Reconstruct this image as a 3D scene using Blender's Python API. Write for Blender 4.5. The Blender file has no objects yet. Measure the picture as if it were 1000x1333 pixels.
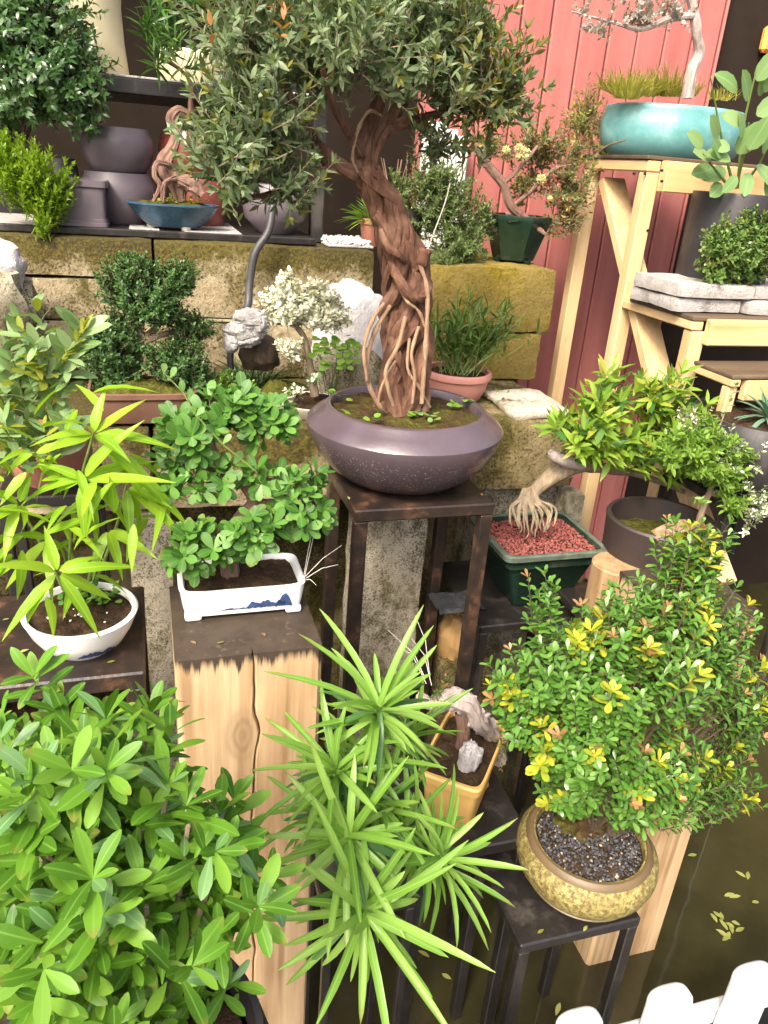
import bpy, math, random
import numpy as np
from mathutils import Vector, Matrix, noise

rnd = random.Random(11)
R = math.radians
SC = bpy.context.scene
COL = SC.collection

# ------------------------------------------------------------------ camera, sky, sun, exposure
H, FPX, PSI, PHI, RHO = 1.5, 1000.0, R(18), R(24), R(4.4)
cF = Vector((math.sin(PSI)*math.cos(PHI), math.cos(PSI)*math.cos(PHI), -math.sin(PHI)))
r0 = Vector((math.cos(PSI), -math.sin(PSI), 0)); u0 = r0.cross(cF)
cR = math.cos(RHO)*r0 + math.sin(RHO)*u0
cU = -math.sin(RHO)*r0 + math.cos(RHO)*u0
CAM = Vector((0, 0, H))
cam_d = bpy.data.cameras.new('camera'); cam = bpy.data.objects.new('camera', cam_d); COL.objects.link(cam)
m3 = Matrix((cR, cU, -cF)).transposed()
cam.matrix_world = Matrix.Translation(CAM) @ m3.to_4x4()
cam_d.sensor_fit = 'VERTICAL'; cam_d.sensor_height = 24.0; cam_d.lens = 24.0*FPX/1333.0
cam_d.clip_start = 0.02; cam_d.clip_end = 400
SC.camera = cam

SUN_EL, SUN_AZ = R(46), R(221)          # azimuth: compass direction the light comes from, measured from +Y towards +X
w = bpy.data.worlds.new("World"); SC.world = w; w.use_nodes = True
wn = w.node_tree.nodes; wn.clear()
sky = wn.new('ShaderNodeTexSky'); sky.sky_type = 'NISHITA'; sky.sun_disc = False
sky.sun_elevation = SUN_EL; sky.sun_rotation = SUN_AZ
sky.air_density = 0.6; sky.dust_density = 8.0; sky.ozone_density = 0.6
bg = wn.new('ShaderNodeBackground'); bg.inputs[1].default_value = 0.15
wo = wn.new('ShaderNodeOutputWorld')
w.node_tree.links.new(sky.outputs[0], bg.inputs[0]); w.node_tree.links.new(bg.outputs[0], wo.inputs[0])
sun_d = bpy.data.lights.new('sun', 'SUN'); sun_d.energy = 1.5; sun_d.angle = R(11.0); sun_d.color = (1.0, 0.91, 0.74)
sun = bpy.data.objects.new('sun', sun_d); COL.objects.link(sun)
sdir = Vector((math.sin(SUN_AZ)*math.cos(SUN_EL), math.cos(SUN_AZ)*math.cos(SUN_EL), math.sin(SUN_EL)))
sun.rotation_euler = sdir.to_track_quat('Z', 'Y').to_euler()
vs = SC.view_settings
vs.view_transform = 'Standard'; vs.look = 'None'; vs.gamma = 1.0; vs.use_curve_mapping = False; vs.exposure = 1.5
SC.render.engine = 'CYCLES'
SC.cycles.max_bounces = 6; SC.cycles.diffuse_bounces = 3; SC.cycles.glossy_bounces = 3; SC.cycles.transmission_bounces = 4
SC.cycles.use_denoising = True

# ------------------------------------------------------------------ measuring helpers
def ray(px, py): return cF + cR*((px-500)/FPX) - cU*((py-666.5)/FPX)
def Wy(px, py, y):
    d = ray(px, py); return CAM + d*(y/d.y)
def Wz(px, py, z):
    d = ray(px, py); return CAM + d*((z-H)/d.z)
def depth(p): return (Vector(p)-CAM).dot(cF)
def proj(p):
    v = Vector(p)-CAM; k = v.dot(cF)
    return 500+FPX*v.dot(cR)/k, 666.5-FPX*v.dot(cU)/k
def mpp(p): return depth(p)/FPX       # metres per photograph pixel at p

# ------------------------------------------------------------------ materials
def lin(h):
    c = [int(h[i:i+2], 16)/255 for i in (0, 2, 4)]
    return tuple((x/12.92 if x <= .04045 else ((x+.055)/1.055)**2.4) for x in c)
class NT:
    def __init__(s, name):
        s.m = bpy.data.materials.new(name); s.m.use_nodes = True
        s.t = s.m.node_tree; s.n = s.t.nodes
        s.b = s.n['Principled BSDF']; s.out = s.n['Material Output']
        s.co = s.n.new('ShaderNodeTexCoord')
    def link(s, a, b): s.t.links.new(a, b)
    def mapping(s, scale=(1, 1, 1), src=None, loc=(0, 0, 0)):
        mp = s.n.new('ShaderNodeMapping'); mp.inputs['Scale'].default_value = scale; mp.inputs['Location'].default_value = loc
        s.link(src or s.co.outputs['Object'], mp.inputs[0]); return mp.outputs[0]
    def noise(s, scale, detail=6, rough=.6, vec=None, dist=0.0):
        t = s.n.new('ShaderNodeTexNoise'); t.inputs['Scale'].default_value = scale
        t.inputs['Detail'].default_value = detail; t.inputs['Roughness'].default_value = rough; t.inputs['Distortion'].default_value = dist
        s.link(vec or s.co.outputs['Object'], t.inputs['Vector']); return t.outputs['Fac']
    def voronoi(s, scale, vec=None, feat='F1'):
        t = s.n.new('ShaderNodeTexVoronoi'); t.inputs['Scale'].default_value = scale; t.feature = feat
        s.link(vec or s.co.outputs['Object'], t.inputs['Vector']); return t
    def ramp(s, fac, stops):
        r = s.n.new('ShaderNodeValToRGB'); e = r.color_ramp.elements
        while len(e) < len(stops): e.new(0.5)
        for el, (p, c) in zip(e, stops):
            el.position = p; el.color = (*c, 1) if len(c) == 3 else c
        s.link(fac, r.inputs[0]); return r.outputs[0]
    def mix(s, fac, a, b, mode='MIX'):
        x = s.n.new('ShaderNodeMix'); x.data_type = 'RGBA'; x.blend_type = mode
        for i, v in ((0, fac), (6, a), (7, b)):
            if isinstance(v, (int, float)): x.inputs[i].default_value = v
            elif isinstance(v, tuple): x.inputs[i].default_value = (*v, 1)
            else: s.link(v, x.inputs[i])
        return x.outputs[2]
    def math(s, op, a, b=0.0, c=None, clamp=False):
        x = s.n.new('ShaderNodeMath'); x.operation = op; x.use_clamp = clamp
        for i, v in enumerate((a, b) if c is None else (a, b, c)):
            if isinstance(v, (int, float)): x.inputs[i].default_value = v
            else: s.link(v, x.inputs[i])
        return x.outputs[0]
    def sep(s, src=None):
        x = s.n.new('ShaderNodeSeparateXYZ'); s.link(src or s.co.outputs['Object'], x.inputs[0]); return x.outputs
    def bump(s, h, strength=.3, dist=.01):
        b = s.n.new('ShaderNodeBump'); b.inputs['Strength'].default_value = strength; b.inputs['Distance'].default_value = dist
        s.link(h, b.inputs['Height']); s.link(b.outputs[0], s.b.inputs['Normal']); return b
    def set(s, col=None, rough=None, spec=None, metal=None):
        for k, v in (('Base Color', col), ('Roughness', rough), ('Specular IOR Level', spec), ('Metallic', metal)):
            if v is None: continue
            if isinstance(v, (int, float)): s.b.inputs[k].default_value = v
            elif isinstance(v, tuple): s.b.inputs[k].default_value = (*v, 1)
            else: s.link(v, s.b.inputs[k])
        return s
def scl(c, k): return tuple(min(1, x*k) for x in c)

def glaze(name, c, rough=.35, speck=0.0, var=.25, nscale=9, bump=.08, speckcol=(.8, .75, .6), bscale=60, spec=.5):
    t = NT(name); n = t.noise(nscale, 8, .65)
    col = t.ramp(n, [(.25, scl(c, 1-var)), (.55, c), (.8, scl(c, 1+var))])
    n2 = t.noise(bscale, 4, .6)
    if max(c) < .3:
        ds = t.noise(11, 7, .72, t.mapping((1, 1, .35), loc=(2, 5, 1)))
        col = t.mix(t.math('MULTIPLY', t.ramp(ds, [(.53, (0, 0, 0)), (.74, (1, 1, 1))]), .22), col, (.33, .29, .25))
    if speck:
        f = t.noise(170, 2, .5); mk = t.ramp(f, [(.62, (0, 0, 0)), (.70, (1, 1, 1))])
        col = t.mix(t.math('MULTIPLY', mk, speck), col, speckcol)
    t.set(col, t.math('ADD', t.math('MULTIPLY', n2, .25), rough-.12), spec); t.bump(n2, bump, .004); return t.m
def plain(name, c, rough=.6, var=.2, nscale=14, bump=.15):
    t = NT(name); n = t.noise(nscale, 8, .65)
    t.set(t.ramp(n, [(.25, scl(c, 1-var)), (.5, c), (.8, scl(c, 1+var))]), rough); t.bump(t.noise(nscale*5, 5), bump, .004); return t.m
def bark(name, c1, c2, stretch=.18, scale=60, bump=.9, c3=None):
    t = NT(name); v = t.mapping((1, 1, stretch)); n = t.noise(scale, 8, .7, v, .6)
    n2 = t.noise(9, 4, .6)
    col = t.ramp(n, [(.28, c1), (.5, tuple((a+b)/2 for a, b in zip(c1, c2))), (.72, c2)])
    if c3: col = t.mix(t.ramp(n2, [(.5, (0, 0, 0)), (.68, (1, 1, 1))]), col, c3)
    t.set(col, .8, .25); t.bump(n, bump, .006); return t.m
def wood(name, light, mid, dark, axis='z', scale=26, top=None, knot=None, soft=.0, rough=.62):
    """sawn timber: grain runs along axis; top = local z under which the dark stain runs down"""
    t = NT(name); k = {'x': (.06, 1, 1), 'y': (1, .06, 1), 'z': (1, 1, .06)}[axis]
    src = t.co.outputs['Object']
    if knot:
        d = t.n.new('ShaderNodeVectorMath'); d.operation = 'DISTANCE'; t.link(t.mapping((1, 1, .55)), d.inputs[0]); d.inputs[1].default_value = (knot[0], knot[1], knot[2]*.55)
        kd = d.outputs['Value']
    v = t.mapping(k)
    n = t.noise(scale, 7, .6, v, .8); n2 = t.noise(scale*5, 4, .6, v, .3); n3 = t.noise(3.2, 3, .5)
    f = t.math('ADD', t.math('MULTIPLY', n, .75), t.math('MULTIPLY', n2, .25))
    col = t.ramp(f, [(.30, dark), (.43, mid), (.60, light), (.8, scl(light, 1.08))])
    col = t.mix(t.ramp(n3, [(.42, (0, 0, 0)), (.7, (.55, .55, .55))]), col, mid)
    if knot:
        wv = t.math('SINE', t.math('ADD', t.math('MULTIPLY', kd, 520.0), t.math('MULTIPLY', n, 14)))
        near = t.ramp(t.math('MULTIPLY', kd, 1.0), [(.0, (1, 1, 1)), (.014, (.9, .9, .9)), (.032, (0, 0, 0))])
        ring = t.math('MULTIPLY', near, t.math('ADD', t.math('MULTIPLY', wv, .14), .5))
        col = t.mix(ring, col, scl(dark, .45))
        streak = t.noise(5, 2, .5, t.mapping((12, 12, .35)))
        col = t.mix(t.math('MULTIPLY', t.ramp(streak, [(.50, (0, 0, 0)), (.66, (1, 1, 1))]), .85), col, tuple((a+b)/2 for a, b in zip(dark, mid)))
        patch = t.noise(2.4, 3, .5, t.mapping((2.2, 2.2, .8), loc=(4, 0, 1)))
        col = t.mix(t.math('MULTIPLY', t.ramp(patch, [(.46, (0, 0, 0)), (.62, (1, 1, 1))]), .6), col, scl(light, 1.25))
    if top is not None:
        zz = t.sep()[2]
        sn = t.noise(85, 3, .6, t.mapping((1, 1, .05))); sn2 = t.noise(22, 2, .5, t.mapping((1, 1, .05)))
        lim = t.math('ADD', top-.012, t.math('MULTIPLY', t.math('MULTIPLY', t.math('POWER', sn, 4.0), t.math('POWER', sn2, 2.0)), -.62))
        mk = t.math('MULTIPLY', t.math('SUBTRACT', zz, lim), 70, clamp=True)
        stain = t.ramp(t.noise(22, 5), [(.3, (.014, .010, .008)), (.75, (.048, .036, .028))])
        col = t.mix(t.math('MULTIPLY', mk, .96), col, stain)
    if top is None and knot is None:
        vk = t.voronoi(5.5, t.mapping(tuple(.45 if q < 1 else 1 for q in k)))
        col = t.mix(t.math('MULTIPLY', t.ramp(vk.outputs['Distance'], [(.03, (1, 1, 1)), (.085, (0, 0, 0))]), .75), col, scl(dark, .5))
        dg = t.noise(7, 6, .7); col = t.mix(t.math('MULTIPLY', t.ramp(dg, [(.52, (0, 0, 0)), (.75, (1, 1, 1))]), .30), col, scl(dark, .8))
    t.set(col, rough, .3); t.bump(f, .25, .003); return t.m
def stone(name, base, pale, moss, dark, mossamt=.5, top=None, scale=1.0, speck=.85):
    t = NT(name); src = t.co.outputs['Object']
    n1 = t.noise(4.5*scale, 8, .62); n2 = t.noise(26*scale, 8, .7); n3 = t.noise(95*scale, 4, .7); n4 = t.noise(7*scale, 6, .7, t.mapping((1, 1, .6), loc=(3, 1, 7)))
    col = t.ramp(n1, [(.30, base), (.50, tuple((a+b)/2 for a, b in zip(base, pale))), (.66, pale)])
    col = t.mix(t.ramp(n2, [(.50, (0, 0, 0)), (.72, (.7, .7, .7))]), col, scl(base, .62))
    mf = t.math('ADD', n4, t.math('MULTIPLY', n2, .35))
    if top is not None:
        zz = t.sep()[2]
        mf = t.math('ADD', mf, t.math('MULTIPLY', t.math('SUBTRACT', zz, top-.09), 2.4))
    a = .92-.36*mossamt
    mk = t.ramp(mf, [(a-.08, (0, 0, 0)), (a+.10, (1, 1, 1))])
    mcol = t.ramp(n3, [(.3, scl(moss, .45)), (.6, moss), (.8, scl(moss, 1.5))])
    col = t.mix(mk, col, mcol)
    n5 = t.noise(150*scale, 3, .65); n6 = t.noise(2.6*scale, 5, .65, t.mapping((1, 1, 1), loc=(9, 2, 4)))
    dv = t.math('ADD', t.math('MULTIPLY', n5, .55), t.math('MULTIPLY', t.math('ADD', n6, n4), .27))
    if top is not None: dv = t.math('ADD', dv, t.math('MULTIPLY', t.math('SUBTRACT', zz, top-.07), .55))
    dk = t.ramp(dv, [(.545, (0, 0, 0)), (.60, (1, 1, 1))])
    col = t.mix(t.math('MULTIPLY', dk, speck), col, dark)
    t.set(col, .9, .2); t.bump(t.math('ADD', n2, t.math('MULTIPLY', n3, .8)), .75, .008); return t.m

def leafmat(name, dark, mid, light, trans=.35, rough=.38, rib=None, edge=None, spec=.4):
    t = NT(name)
    oi = t.n.new('ShaderNodeObjectInfo'); ge = t.n.new('ShaderNodeNewGeometry')
    f = t.math('FRACT', t.math('ADD', oi.outputs['Random'], ge.outputs['Random Per Island']))
    col = t.ramp(f, [(.0, dark), (.5, mid), (1., light)])
    uv = t.sep(t.co.outputs['UV'])
    au = t.math('ABSOLUTE', t.math('SUBTRACT', uv[0], .5))
    col = t.mix(t.math('MULTIPLY', t.ramp(uv[1], [(.0, (1, 1, 1)), (.5, (0, 0, 0))]), .35), col, scl(light, 1.1))
    if rib: col = t.mix(t.math('MULTIPLY', t.ramp(au, [(.02, (1, 1, 1)), (.075, (0, 0, 0))]), .7), col, rib)
    if edge: col = t.mix(t.ramp(au, [(.2, (0, 0, 0)), (.36, (1, 1, 1))]), col, edge)
    if rib:
        vn = t.math('SINE', t.math('MULTIPLY', t.math('SUBTRACT', uv[1], t.math('MULTIPLY', au, .55)), 75.0))
        col = t.mix(t.math('MULTIPLY', t.ramp(vn, [(.75, (0, 0, 0)), (1., (1, 1, 1))]), .16), col, rib)
        f2 = t.math('FRACT', t.math('MULTIPLY', f, 7.31))
        tipm = t.math('MULTIPLY', t.ramp(uv[1], [(.80, (0, 0, 0)), (.97, (1, 1, 1))]), t.ramp(f2, [(.62, (0, 0, 0)), (.95, (.8, .8, .8))]))
        col = t.mix(tipm, col, (.20, .15, .035))
        sp_ = t.noise(140, 2, .5); col = t.mix(t.math('MULTIPLY', t.ramp(sp_, [(.66, (0, 0, 0)), (.74, (1, 1, 1))]), .35), col, (.16, .17, .05))
    n = t.noise(60, 3, .6); col = t.mix(.25, col, t.mix(n, scl(dark, .9), scl(light, 1.1)))
    t.set(col, rough, spec)
    tr = t.n.new('ShaderNodeBsdfTranslucent'); t.link(t.mix(1.0, col, (1.0, 1.0, .45), 'MULTIPLY'), tr.inputs[0])
    ms = t.n.new('ShaderNodeMixShader'); ms.inputs[0].default_value = trans
    t.link(t.b.outputs[0], ms.inputs[1]); t.link(tr.outputs[0], ms.inputs[2]); t.link(ms.outputs[0], t.out.inputs[0])
    return t.m

M = {}
M['metal'] = glaze('blackened_steel', (.016, .014, .013), .36, var=.5, nscale=20, bump=.12)
M['rust'] = (lambda t: (t.set(t.ramp(t.noise(17, 8, .7), [(.38, (.013, .010, .009)), (.54, (.028, .018, .013)), (.70, (.13, .065, .035))]), .40), t.bump(t.noise(70, 5), .25, .004), t.m)[-1])(NT('rusty_dark_wood'))
M['purple'] = glaze('purple_clay', (.115, .095, .110), .38, var=.16, nscale=6, bump=.06)
M['purple_big'] = (lambda t: (t.set(t.mix(t.math('MULTIPLY', t.math('MULTIPLY', t.ramp(t.noise(210, 2, .5), [(.6, (0, 0, 0)), (.68, (1, 1, 1))]), t.ramp(t.sep()[2], [(.02, (0, 0, 0)), (.05, (1, 1, 1)), (.098, (1, 1, 1)), (.106, (0, 0, 0))])), .5), t.ramp(t.noise(7, 8, .6), [(.3, (.064, .046, .055)), (.7, (.096, .073, .085))]), (.34, .28, .25)), .25, .8), t.bump(t.noise(120, 3), .12, .003), t.m)[-1])(NT('brown_purple_glaze'))
M['white'] = glaze('white_porcelain', (.78, .79, .77), .22, var=.05, bump=.02)
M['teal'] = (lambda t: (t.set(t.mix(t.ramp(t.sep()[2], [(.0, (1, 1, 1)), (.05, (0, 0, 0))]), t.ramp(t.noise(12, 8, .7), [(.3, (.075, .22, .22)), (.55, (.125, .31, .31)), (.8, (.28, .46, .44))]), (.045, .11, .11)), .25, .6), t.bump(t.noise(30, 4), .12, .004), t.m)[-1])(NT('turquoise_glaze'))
M['blue'] = glaze('blue_glaze', (.035, .085, .135), .28, speck=.35, var=.5, nscale=30, speckcol=(.12, .22, .26))
M['green_pot'] = glaze('dark_green_glaze', (.010, .030, .019), .22, var=.45, nscale=16)
M['dullterra'] = plain('dull_terracotta', (.135, .068, .042), .75, .3)
M['terracotta'] = plain('terracotta', (.29, .115, .075), .75, .25)
M['pinkpot'] = plain('pink_terracotta', (.44, .20, .165), .65, .15)
M['redpot'] = glaze('red_glaze', (.24, .065, .050), .3, var=.35, nscale=10)
M['brownpot'] = plain('brown_clay', (.032, .023, .021), .55, .22)
M['cream'] = glaze('cream_glaze', (.62, .55, .34), .4, var=.12)
M['creamdish'] = glaze('cream_dish', (.50, .45, .36), .45, var=.2)
M['yellow'] = plain('yellow_clay', (.60, .375, .115), .5, .18, 10)
M['gold'] = (lambda t: (t.set(t.mix(t.ramp(t.noise(130, 5, .75), [(.42, (0, 0, 0)), (.58, (1, 1, 1))]), (.12, .082, .028), t.ramp(t.noise(20, 6), [(.3, (.20, .175, .050)), (.7, (.34, .30, .11))])), .5, .35), t.bump(t.noise(80, 6, .7), .6, .006), t.m)[-1])(NT('speckled_gold_ash_glaze'))
M['goldrim'] = plain('ochre_rim', (.115, .078, .036), .5, .25)
M['blackpot'] = glaze('black_clay', (.024, .022, .024), .42, var=.3)
M['soil'] = (lambda t: (t.set(t.ramp(t.noise(55, 8, .75), [(.3, (.020, .013, .008)), (.55, (.060, .038, .022)), (.75, (.13, .085, .045))]), .95, .1), t.bump(t.noise(75, 6, .7), 1.0, .012), t.m)[-1])(NT('potting_soil'))
M['mossysoil'] = (lambda t: (t.set(t.mix(t.ramp(t.noise(14, 5, .6), [(.42, (0, 0, 0)), (.62, (1, 1, 1))]), t.ramp(t.noise(60, 8, .75), [(.3, (.024, .015, .008)), (.55, (.075, .046, .022)), (.75, (.17, .11, .055))]), t.ramp(t.noise(70, 8, .75), [(.3, (.03, .03, .008)), (.7, (.15, .14, .03))])), .95, .1), t.bump(t.noise(75, 6, .7), 1.0, .014), t.m)[-1])(NT('mossy_soil'))
M['greenrim'] = glaze('worn_pale_green_glaze', (.085, .115, .088), .3, var=.5, nscale=40)
M['moss'] = (lambda t: (t.set(t.ramp(t.noise(45, 8, .75), [(.3, (.030, .026, .008)), (.5, (.085, .085, .016)), (.75, (.16, .17, .03))]), .95, .1), t.bump(t.noise(90, 6, .7), 1.0, .012), t.m)[-1])(NT('moss'))
M['redgravel'] = (lambda t: (t.set(t.ramp(t.n.new('ShaderNodeNewGeometry').outputs['Random Per Island'], [(0, (.12, .030, .026)), (.5, (.20, .050, .042)), (1, (.30, .09, .075))]), .75), t.m)[-1])(NT('red_lava_gravel'))
M['blackgravel'] = (lambda t: (t.set(t.ramp(t.n.new('ShaderNodeNewGeometry').outputs['Random Per Island'], [(0, (.020, .020, .024)), (.7, (.055, .055, .062)), (.93, (.10, .095, .09)), (1, (.42, .33, .24))]), .6), t.m)[-1])(NT('black_gravel'))
M['whitegravel'] = (lambda t: (t.set(t.ramp(t.n.new('ShaderNodeNewGeometry').outputs['Random Per Island'], [(0, (.35, .33, .30)), (1, (.75, .73, .70))]), .7), t.m)[-1])(NT('white_pebbles'))
SA = dict(base=(.22, .172, .088), pale=(.48, .41, .275), dark=(.045, .036, .016))
M['block'] = stone('sandstone_block', moss=(.115, .095, .022), mossamt=.70, top=.0, **SA)
M['block2'] = stone('sandstone_block_lower', moss=(.100, .085, .022), mossamt=.66, **SA)
M['block_y'] = stone('yellow_mossy_block', (.15, .115, .035), (.30, .225, .060), (.26, .195, .016), (.06, .05, .016), .62, speck=.45)
M['block_g'] = stone('dark_mossy_block', (.19, .15, .075), (.30, .24, .13), (.10, .085, .018), (.035, .028, .014), .75)
M['pillar'] = stone('grey_stone_pillar', (.35, .31, .23), (.52, .47, .37), (.14, .125, .04), (.075, .065, .042), .45, scale=1.6)
M['slab'] = stone('grey_slab', (.36, .34, .32), (.52, .50, .48), (.20, .18, .13), (.12, .11, .10), .2, scale=2, speck=.3)
M['whiterock'] = stone('white_rock', (.42, .40, .39), (.74, .71, .69), (.22, .20, .12), (.20, .18, .18), .12, scale=1.0, speck=.12)
M['greyrock'] = stone('grey_rock', (.30, .29, .29), (.66, .65, .65), (.17, .15, .10), (.08, .08, .085), .15, scale=2, speck=.3)
M['tanrock'] = stone('tan_rock', (.28, .235, .14), (.46, .41, .30), (.13, .115, .03), (.05, .045, .02), .55, scale=1.5)
M['flatstone'] = stone('pale_flat_stone', (.46, .41, .33), (.64, .58, .50), (.20, .20, .07), (.12, .10, .06), .45, scale=1.5, speck=.3)
WL, WM_, WD = (.66, .50, .31), (.52, .34, .17), (.31, .17, .07)
M['pine'] = wood('pale_pine', (.64, .48, .275), (.54, .375, .19), (.38, .23, .10), 'z', 20)
M['pine_x'] = wood('pale_pine_lengthwise', (.66, .48, .26), (.55, .36, .165), (.38, .22, .09), 'x', 14)
M['pine_y'] = wood('pale_pine_crosswise', (.62, .46, .26), (.52, .36, .18), (.36, .22, .10), 'y', 20)
M['darkboard'] = wood('dark_stained_board', (.13, .095, .06), (.085, .058, .036), (.045, .03, .02), 'x', 18)
M['burl'] = wood('burl_wood', (.58, .40, .20), (.44, .27, .11), (.20, .11, .045), 'z', 14)
M['log'] = wood('weathered_log', (.42, .29, .16), (.27, .17, .085), (.10, .06, .03), 'z', 30)
def plankred(name):
    t = NT(name); oi = t.n.new('ShaderNodeObjectInfo')
    n = t.noise(20, 7, .6, t.mapping((1, 1, .05)), .5); n2 = t.noise(4, 4)
    c = t.ramp(n, [(.3, (.30, .095, .085)), (.6, (.355, .125, .110)), (.8, (.41, .165, .145))])
    c = t.mix(t.math('MULTIPLY', oi.outputs['Random'], .30), c, (.29, .095, .085))
    c = t.mix(t.math('MULTIPLY', t.ramp(n2, [(.5, (0, 0, 0)), (.8, (1, 1, 1))]), .3), c, (.46, .21, .18))
    st_ = t.noise(9, 4, .6, t.mapping((2.5, 1, .22)))
    c = t.mix(t.math('MULTIPLY', t.ramp(st_, [(.52, (0, 0, 0)), (.75, (1, 1, 1))]), .4), c, (.20, .075, .065))
    t.set(c, .6, .3); t.bump(n, .2, .003); return t.m
M['redplank'] = plankred('red_painted_plank')
M['whitepaint'] = plain('white_paint', (.74, .745, .74), .42, .09, 10, .10)
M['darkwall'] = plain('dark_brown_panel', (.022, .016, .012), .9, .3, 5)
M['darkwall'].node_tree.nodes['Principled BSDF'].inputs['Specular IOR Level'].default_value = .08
M['orange'] = plain('orange_paint', (.75, .28, .05), .5, .1)
M['hose'] = plain('dark_rubber', (.045, .045, .048), .5, .3)
M['plastic'] = glaze('black_plastic_sheet', (.03, .032, .036), .16, var=.3, bump=.05)
M['wire'] = plain('pale_wire', (.5, .48, .42), .4)
M['inkblue'] = plain('blue_underglaze', (.035, .065, .16), .25, .6, 60, .02)
M['seal'] = plain('dark_seal', (.030, .018, .018), .5)
# bark
M['bark_main'] = bark('red_brown_bark', (.030, .014, .009), (.23, .115, .072), .14, 70, 1.0, c3=(.29, .165, .11))
M['root'] = bark('pale_root', (.13, .075, .045), (.42, .285, .18), .25, 75, .9)
M['bark_grey'] = bark('grey_brown_bark', (.10, .075, .05), (.34, .27, .18), .2, 60)
M['bark_dark'] = bark('dark_bark', (.028, .02, .014), (.12, .085, .055), .25, 60)
M['bark_pink'] = bark('pinkish_bark', (.085, .048, .036), (.30, .185, .14), .25, 55)
M['dead'] = bark('bleached_deadwood', (.19, .15, .135), (.50, .43, .40), .2, 60, .6)
M['green_stem'] = plain('green_stem', (.14, .20, .05), .5, .3)
# leaves
G = lambda *a: tuple(a)
M['lf_main'] = leafmat('fine_olive_leaf', (.046, .090, .030), (.115, .185, .075), (.28, .35, .190), .36, .42, spec=.4)
M['lf_main_y'] = leafmat('olive_yellow_leaf', (.085, .105, .020), (.16, .17, .03), (.27, .25, .055), .35, .45)
M['lf_orange'] = leafmat('orange_new_leaf', (.34, .10, .035), (.42, .17, .06), (.45, .25, .09), .35)
M['lf_azalea'] = leafmat('bright_azalea_leaf', (.020, .078, .005), (.072, .200, .012), (.18, .34, .036), .30, .42, rib=(.16, .33, .05), spec=.25)
M['lf_azalea_w'] = leafmat('glossy_pale_azalea_leaf', (.075, .20, .045), (.12, .27, .075), (.18, .33, .12), .3, .30, rib=(.30, .42, .2), spec=.7)
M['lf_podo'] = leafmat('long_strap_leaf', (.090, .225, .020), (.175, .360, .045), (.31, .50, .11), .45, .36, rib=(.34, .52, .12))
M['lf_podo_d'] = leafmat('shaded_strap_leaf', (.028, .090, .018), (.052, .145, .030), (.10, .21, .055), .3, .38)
M['lf_bamboo'] = leafmat('lime_bamboo_leaf', (.13, .29, .012), (.22, .42, .018), (.36, .55, .04), .5, .4, rib=(.40, .56, .07))
M['lf_bluegreen'] = leafmat('blue_green_leaf', (.10, .21, .060), (.19, .32, .115), (.34, .46, .22), .4, .35, rib=(.24, .36, .15))
M['lf_yellowtip'] = leafmat('yellow_green_tip', (.20, .27, .03), (.30, .36, .04), (.42, .42, .08), .45)
M['lf_spoon'] = leafmat('glossy_spoon_leaf', (.018, .075, .007), (.050, .155, .016), (.13, .28, .05), .25, .48, rib=(.11, .24, .05), spec=.35)
M['lf_spoon_l'] = leafmat('light_spoon_leaf', (.10, .23, .06), (.15, .31, .08), (.22, .38, .13), .35, .3, rib=(.24, .38, .14))
M['lf_berry'] = leafmat('small_green_leaf', (.036, .120, .012), (.085, .225, .026), (.18, .34, .065), .3, .32, rib=(.12, .25, .07), spec=.55)
M['lf_gold'] = leafmat('golden_new_leaf', (.24, .34, .025), (.40, .45, .035), (.55, .50, .06), .42, .4)
M['lf_pink'] = leafmat('pink_new_leaf', (.22, .11, .05), (.34, .17, .08), (.42, .27, .10), .35)
M['lf_greenpot'] = leafmat('fresh_green_leaf', (.085, .20, .020), (.19, .35, .032), (.34, .48, .065), .45, .38, rib=(.26, .38, .06))
M['lf_varieg'] = leafmat('cream_variegated_leaf', (.62, .64, .42), (.74, .74, .56), (.82, .82, .70), .12, .5)
M['lf_varieg2'] = leafmat('green_white_edged_leaf', (.07, .13, .055), (.12, .19, .085), (.19, .26, .12), .25, .4, edge=(.30, .35, .19))
M['lf_fern'] = leafmat('dark_frond_leaf', (.014, .050, .012), (.034, .095, .022), (.085, .170, .045), .25, .3, spec=.6)
M['lf_lime'] = leafmat('lime_feather_leaf', (.10, .20, .012), (.19, .33, .018), (.30, .44, .035), .45)
M['lf_needle'] = leafmat('green_needle', (.040, .120, .020), (.075, .190, .032), (.14, .27, .05), .35, .4)
M['lf_dense'] = leafmat('dense_small_leaf', (.020, .070, .018), (.048, .125, .030), (.11, .20, .055), .25, .38)
M['lf_feather'] = leafmat('feathery_leaf', (.06, .125, .035), (.13, .21, .06), (.24, .32, .12), .35)
M['lf_grassy'] = leafmat('dark_bamboo_grass', (.040, .105, .020), (.075, .165, .030), (.14, .23, .05), .35)
M['lf_wispy'] = leafmat('wispy_yellow_leaf', (.26, .29, .045), (.38, .40, .07), (.52, .50, .14), .5)
M['lf_blossom'] = leafmat('greyish_blossom', (.30, .28, .26), (.40, .37, .34), (.50, .47, .43), .35, .6)
M['lf_round'] = leafmat('pale_round_leaf', (.13, .25, .075), (.18, .32, .11), (.27, .40, .17), .35, .38, rib=(.28, .40, .18))
M['lf_box'] = leafmat('boxwood_leaf', (.045, .115, .022), (.095, .190, .036), (.20, .30, .075), .3, .35)
M['lf_maple'] = leafmat('lacy_green_leaf', (.10, .22, .030), (.18, .33, .045), (.29, .43, .08), .45)
M['lf_flower'] = leafmat('cream_petal', (.62, .58, .24), (.72, .68, .36), (.80, .76, .50), .4)
M['lf_clover'] = leafmat('clover_leaf', (.13, .28, .03), (.20, .38, .05), (.28, .44, .10), .4)
M['lf_agave'] = leafmat('blue_sword_leaf', (.06, .14, .085), (.10, .20, .13), (.16, .27, .19), .2, .4)
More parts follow.
